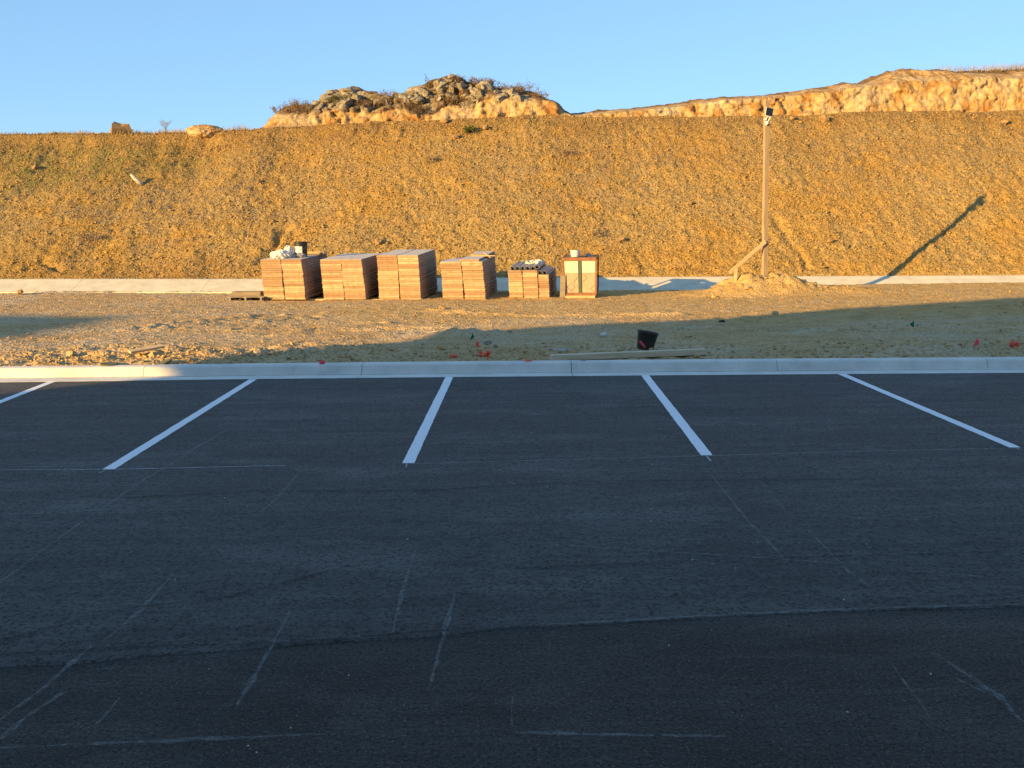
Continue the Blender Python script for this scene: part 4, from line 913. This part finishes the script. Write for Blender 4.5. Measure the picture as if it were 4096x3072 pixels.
# wooden pallet with a board, left of the stacks
p = on_ground(912, 1207); pal = thing('pallet', 'weathered wooden pallet left of the panel stacks', 'pallet', (p.x, p.y, p.z + .02), -.12)
for x in (.06, .52, .98): MB().box((x, .45, .055), (.05, .9, .09)).build('bearer', M_GREYW, pal)
for k in range(6): MB().box((.52, .06 + .165 * k, .111), (1.08, .11, .02)).build('deck_board', M_GREYW, pal)
for k in range(3): MB().box((.52, .06 + .39 * k, .0), (1.08, .10, .018)).build('bottom_board', M_GREYW, pal)
o = MB().box((0, 0, .06), (.86, .35, .12), bevel=.006).build('timber_block', M_GREYW, None, (p.x + .47, p.y + .45, p.z + .142), (0, 0, -.1)); tag(o, 'thick grey timber lying on the pallet', 'timber')

# ------------------------------------------------------------------ camera post
YP = 29.9
pb = U(3059, 1110, YP); pt = U(3067, 404, YP)
post = thing('camera_post', 'tall square wooden post standing in the spoil heap', 'post', (pb.x, pb.y, pb.z - .5), 0)
hh = pt.z - pb.z + .5; dx = pt.x - pb.x
m = MB(); a_ = .24
def sq(x, z, s): return [(x + s * (math.cos(a_) * u - math.sin(a_) * v), s * (math.sin(a_) * u + math.cos(a_) * v), z) for u, v in ((-1, -1), (1, -1), (1, 1), (-1, 1))]
r0 = [m.bm.verts.new(q) for q in sq(0, 0, .066)]; r1 = [m.bm.verts.new(q) for q in sq(dx, hh, .062)]
for k in range(4): m.bm.faces.new((r0[k], r0[(k + 1) % 4], r1[(k + 1) % 4], r1[k]))
m.bm.faces.new(r0); m.bm.faces.new(r1); m.build('shaft', M_TIMBZ, post)
def lpos(px, py, dy): q = U(px, py, YP + dy); return Vector((q.x - pb.x, q.y - pb.y, q.z - (pb.z - .5)))
a, b = lpos(2918, 1092, -.35), lpos(3063, 966, -.115)
m = MB(); d = b - a; ln = d.length; m.box((0, 0, 0), (ln, .04, .095), bevel=.004)
br = m.build('brace', M_TIMB, post); br.location = (a + b) / 2; br.rotation_euler = d.to_track_quat('X', 'Z').to_euler()
q = U(2943, 1095, YP - .42); zq = zg(q.x, q.y)
o = MB().box((0, 0, .15), (.075, .035, .45), (0, .06, 0), bevel=.003).build('stake', M_TIMB, None, (q.x, q.y, zq)); tag(o, 'short wooden stake at the foot of the post brace', 'stake')
# solar panel and security camera on the post
ps = U(3077, 448, YP - .16)
sp_t = thing('solar_panel', 'small tilted solar panel with white rim on the post', 'solar panel', ps); sp_t.rotation_euler = (math.radians(-18), math.radians(14), .1)
MB().box((0, 0, 0), (.215, .016, .265), bevel=.006).build('frame', M_WPAINT, sp_t)
MB().box((0, -.010, 0), (.196, .004, .244)).build('cell', M_SOLAR, sp_t)
m = MB(); m.tube([(0, .01, -.03), (-.01, .08, -.12), (-.03, .12, -.16)], .012, 6); m.build('bracket', M_WPAINT, sp_t)
pc = U(3068, 492, YP - .17)
sec = thing('security_camera', 'white security camera with angled antenna below the solar panel', 'camera', pc)
m = MB(); m.lathe([(0, .06), (.03, .055), (.048, .03), (.052, 0), (.045, -.045), (.028, -.07), (0, -.075)], 16); m.build('body', M_WPAINT, sec)
m = MB(); m.lathe([(0, .02), (.026, .018), (.026, -.012), (0, -.014)], 12, M=Matrix.Translation((.01, -.035, -.062)) @ Matrix.Rotation(math.radians(70), 4, 'X')); m.build('lens', M_LENS, sec)
m = MB(); m.tube([(.03, 0, .03), (.07, .0, .12), (.095, 0, .185)], [.016, .017, .014], 8); m.build('antenna', M_WPAINT, sec)
m = MB(); m.box((-.02, .055, .03), (.05, .11, .05), bevel=.004); m.build('mount', M_WPAINT, sec)
pc = U(3061, 477.5, YP - .15)
o = MB().box((0, 0, 0), (.08, .05, .045), (0, -.25, 0), bevel=.008).box((.02, .05, -.01), (.03, .07, .03)).build('junction_box', M_WPAINT, None, pc); tag(o, 'small white box on the post left of the antenna', 'box')

# ------------------------------------------------------------------ things lying about on the dirt
def put(px, py): return on_ground(px, py)
p = put(2585, 1404); pot = thing('nursery_pot', 'black plastic nursery pot leaning behind the long timber', 'pot', p + Vector((0, .17, .01))); pot.rotation_euler = (-.05, .18, 0)
m = MB(); pr = [(0, 0), (.125, 0), (.13, .01), (.158, .245), (.163, .247), (.168, .25), (.168, .285), (.160, .285), (.156, .25), (.124, .015), (0, .012)]; m.lathe(pr, 32); m.build('body', M_BLACKP, pot)
m = MB(); m.lathe([(0, .10), (.136, .10), (.136, .085), (0, .085)], 20); m.build('soil', M_DIRT, pot)
a, b = put(2204, 1444), put(2822, 1420)
c = a.lerp(b, .5); L = (b - a).length; zc = max(zg(*(a.lerp(b, f))[:2]) for f in (.1, .3, .5, .7, .9)) + .036
m = MB(); m.box((0, 0, 0), (L, .12, .088), bevel=.006)
o = m.build('long_timber', wood_material('pale_timber', (.74, .60, .42), (.52, .39, .24)), None, (c.x, c.y, zc), (0, -math.atan2(b.z - a.z, L) * .5 - .004, math.atan2(b.y - a.y, b.x - a.x))); tag(o, 'long squared timber lying along the kerb in front of the pot', 'timber')
p = put(2414, 1350); o = MB().lathe([(0, 0), (.028, 0), (.038, .12), (.035, .12), (.026, .004), (0, .004)], 16, M=Matrix.Rotation(math.radians(88), 4, 'Y') @ Matrix.Translation((0, 0, -.06))).build('paper_cup', M_WPAINT, None, p + Vector((0, 0, .035)), (0, 0, -.15)); tag(o, 'white paper cup lying on its side left of the pot', 'cup')
def crumple(name, label, cat, p, w, h, mat, seed, rz=0, lift=.02):
    m = MB(); n = 10; V = []; r = random.Random(seed)
    for j in range(4):
        V.append([m.bm.verts.new(((i / (n - 1) - .5) * w, (j / 3 - .5) * h + r.uniform(-.01, .01), lift * .5 + r.uniform(0, lift) + .006)) for i in range(n)])
    for j in range(3):
        for i in range(n - 1): m.bm.faces.new((V[j][i], V[j][i + 1], V[j + 1][i + 1], V[j + 1][i]))
    bmesh.ops.solidify(m.bm, geom=m.bm.faces[:], thickness=.002)
    return tag(m.build(name, mat, None, p, (0, 0, rz)), label, cat)
crumple('paper_scrap', 'long crumpled white paper scrap above the left end of the long timber', 'paper', put(2243, 1412), .27, .09, M_WPAINT, 1, .12, .05)
crumple('paper_scrap', 'tiny white scrap between the long timber and the kerb', 'paper', put(2333, 1453), .07, .05, M_WPAINT, 2, 0, .03)
crumple('black_scrap', 'black lump of rubber on the dirt at the edge of the shadow', 'scrap', put(2885, 1300), .13, .10, M_BLACKP, 3, .2, .06)
crumple('black_scrap', 'thin black strip on the dirt right of the pot', 'scrap', put(2754, 1353), .12, .04, M_BLACKP, 4, 0, .02)
def cap(px, py, rot, lab, s=1.0):
    p = put(px, py); m = MB(); m.lathe([(0, 0), (.048, 0), (.048, .007), (.030, .012), (.028, .03), (.031, .034), (.028, .04), (.027, .055), (.030, .059), (.026, .066), (.024, .08), (.018, .083), (0, .083)], 18)
    m.transform(Matrix.Scale(s * .95, 4)); o = m.build('rebar_cap', M_REDP, None, p + Vector((0, 0, .012 if rot[0] == 0 else .035)), rot); return tag(o, lab, 'cap', 'red plastic rebar caps')
cap(1803, 1432, (0, 1.45, .2), 'red plastic cap on its side, leftmost of the red caps', 1.15)
cap(1909, 1387, (0, .05, 0), 'red plastic cap standing upright, farthest from the kerb')
cap(1922, 1435, (0, .1, 0), 'red plastic cap standing beside a tilted one', .95)
cap(1946, 1427, (.3, .75, -.4), 'tilted red plastic cap beside the upright one', 1.2)
cap(2104, 1452, (0, 1.5, .3), 'red plastic cap lying at the kerb left of the long timber', 1.1)
cap(4043, 1406, (.2, 1.4, .1), 'red plastic cap on its side at far right', 1.3)
cap(4066, 1401, (0, .1, .2), 'red plastic cap upside behind another at far right', 1.0)
def flag(px, py, poly, mat, lab, wire_h, tip=(0, 0), name='marker_flag'):
    """px,py: foot of the wire; poly in metres, relative to the wire top"""
    p = put(px, py); t = thing(name, lab, 'flag', p); top = Vector((tip[0], tip[1], wire_h)); m = MB(); m.tube([(0, 0, -.06), top * .5, top], .0022, 5); m.build('wire', M_WIRE, t)
    m = MB(); n = len(poly); c = sum((Vector((x, 0, z)) for x, z in poly), Vector()) / n; cv = m.bm.verts.new(top + c + Vector((0, -.018, 0))); vs = [m.bm.verts.new(top + Vector((x, .006 * (-1) ** i, z))) for i, (x, z) in enumerate(poly)]
    for i in range(n): m.bm.faces.new((vs[i], vs[(i + 1) % n], cv))
    bmesh.ops.solidify(m.bm, geom=m.bm.faces[:], thickness=.0015); m.build('sheet', mat, t); return t
flag(2583, 1404, [(-.10, .035), (-.075, .05), (-.045, .035), (.015, -.055), (.005, -.07), (-.03, -.045), (-.06, -.01)], M_PINK, 'crumpled pink marker flag in front of the nursery pot', .12, (-.02, -.05))
flag(3896, 1402, [(.02, .055), (.045, .0), (.05, -.04), (.01, -.055), (-.035, -.085), (-.03, -.055)], M_PINK, 'pink triangular marker flag near the kerb at right', .12, (.02, 0))
flag(1290, 1462, [(-.035, .03), (.045, .025), (.03, -.035), (-.05, -.035)], M_PINK, 'red pink marker flag lying at the kerb near the second line', .045, (0, 0))
flag(3655, 1322, [(0, .05), (0, -.065), (-.03, -.06), (-.085, -.01), (-.05, .015)], M_GRNF, 'green marker flag standing on the shaded dirt at right', .12)
flag(1888, 1352, [(.012, .06), (.045, -.02), (.0, -.05), (-.03, -.06), (-.015, -.01)], M_GRNF, 'green marker flag at the shadow edge behind the red caps', .07)
# plank and lids on the clods at the left
a, b = put(516, 1412), put(655, 1398); c = a.lerp(b, .5)
o = MB().box((0, 0, 0), ((b - a).length, .14, .035), bevel=.004).build('broken_plank', M_TIMB, None, (c.x, c.y, max(zg(c.x, c.y), a.z, b.z) + .055), (.12, -.09, math.atan2(b.y - a.y, b.x - a.x) + .04)); tag(o, 'yellow plank resting on clods at left near the kerb', 'plank')
for (x, y, rot, lab) in ((437, 1465, (.05, .03, 0), 'round olive lid lying flat at the kerb on the left'), (655, 1460, (.12, -.28, 0), 'tilted round olive lid half buried right of the flat one')):
    p = put(x, y); o = MB().lathe([(0, 0), (.125, 0), (.128, .006), (.128, .022), (.12, .028), (.10, .024), (0, .026)], 28).build('round_lid', M_LID, None, p + Vector((0, 0, .02)), rot); tag(o, lab, 'lid', 'round lids at the kerb')
rl = [(1952, 1378, .13, M_ROCKG, 'pale grey rock behind the red caps'), (1982, 1388, .09, M_ROCKG, 'smaller flat stone right of the pale grey rock'), (1768, 1236, .19, M_ROCKT, 'dark pointed rock in front of the fourth stack'), (85, 1175, .28, M_ROCKT, 'tan rock at far left near the channel'), (3280, 1133, .30, M_ROCKT, 'upright tan stone at the channel right of the spoil heap'), (1765, 1400, .16, M_CLOD, 'flat brown stone left of the red caps'), (1830, 1392, .11, M_CLOD, 'small stone left of the upright red cap'),
      (620, 1432, .2, M_CLOD, 'large clod under the plank'), (560, 1418, .16, M_CLOD, 'clod under the left end of the plank'), (280, 1430, .17, M_CLOD, 'broad clod at the kerb on far left'), (1010, 1425, .16, M_CLOD, 'dark clod at the shadow edge near the kerb'), (2640, 1425, .1, M_CLOD, 'stone lying against the long timber'), (2990, 1188, .2, M_CLOD, 'stone at the front of the spoil heap'), (3100, 1180, .22, M_CLOD, 'clod on the right of the spoil heap'), (2855, 1192, .16, M_CLOD, 'pale stone at the left foot of the spoil heap')]
for i, (x, y, s, mt, lab) in enumerate(rl):
    p = put(x, y); rock('loose_rock', lab, 'rock', p, (s * 1.3, s, s * .8), 700 + i, mt, i * 1.3, 'loose rocks on the dirt', 14)

# ------------------------------------------------------------------ buildings behind the photographer, whose shadow falls across the lot
YB = -4.0
def shadow_building(name, label, poly, depth, wins):
    t = thing(name, label, 'building', (poly[0][0], YB, 0))
    m = MB(); m.prism([(x - poly[0][0], 0, z) for x, z in poly], (0, -depth, 0)); m.build('wall', M_WALL, t)
    for (x, z, w, h) in wins:
        o = MB().box((x - poly[0][0], .02, z), (w, .06, h)).build('window', M_GLASS, t)
SH = Vector((math.sin(SUN_AZ), math.cos(SUN_AZ), -math.tan(SUN_EL)))
def shade_edge(px, py, z):
    """a ground point on the edge of the shadow -> the point of the building front that casts it"""
    g = G(px, py, z); q = g - SH * ((g.y - YB) / SH.y); return (q.x, q.z)
ed = [shade_edge(*q) for q in [(-120, 1592, 0), (0, 1580, 0), (210, 1555, 0), (590, 1497, .07), (1010, 1425, .10), (1380, 1390, .08), (1667, 1361, .06), (2037, 1315, .03), (2400, 1296, .02), (2778, 1278, .02), (3315, 1231, .04), (4096, 1182, .08), (4500, 1160, .1)]]
shadow_building('commercial_building', 'tall pale building behind the photographer', [(ed[0][0] + 1, 0)] + ed + [(30, ed[-1][1]), (30, 0)], 16, [(x, z, 2.2, 1.6) for x in range(-14, 28, 5) for z in (1.8, 5, 8)])
e2 = [shade_edge(*q) for q in [(0, 1259, 0), (528, 1267, 0), (460, 1281, 0), (0, 1324, 0), (-200, 1345, 0)]]
shadow_building('neighbour_building', 'pale gabled building further along behind the photographer', [(e2[0][0] - 20, 0), (e2[0][0] - 20, e2[0][1])] + e2 + [(e2[-1][0] + .5, 0)], 12, [(e2[0][0] - 18 + 4 * k, z, 2.2, 1.6) for k in range(5) for z in (2, 6)])
print('edges', [tuple(round(c, 1) for c in q) for q in ed], [tuple(round(c, 1) for c in q) for q in e2])
print('tris', sum(sum(len(p.vertices) - 2 for p in o.data.polygons) if False else len(o.data.polygons) for o in bpy.data.objects if o.type == 'MESH'))
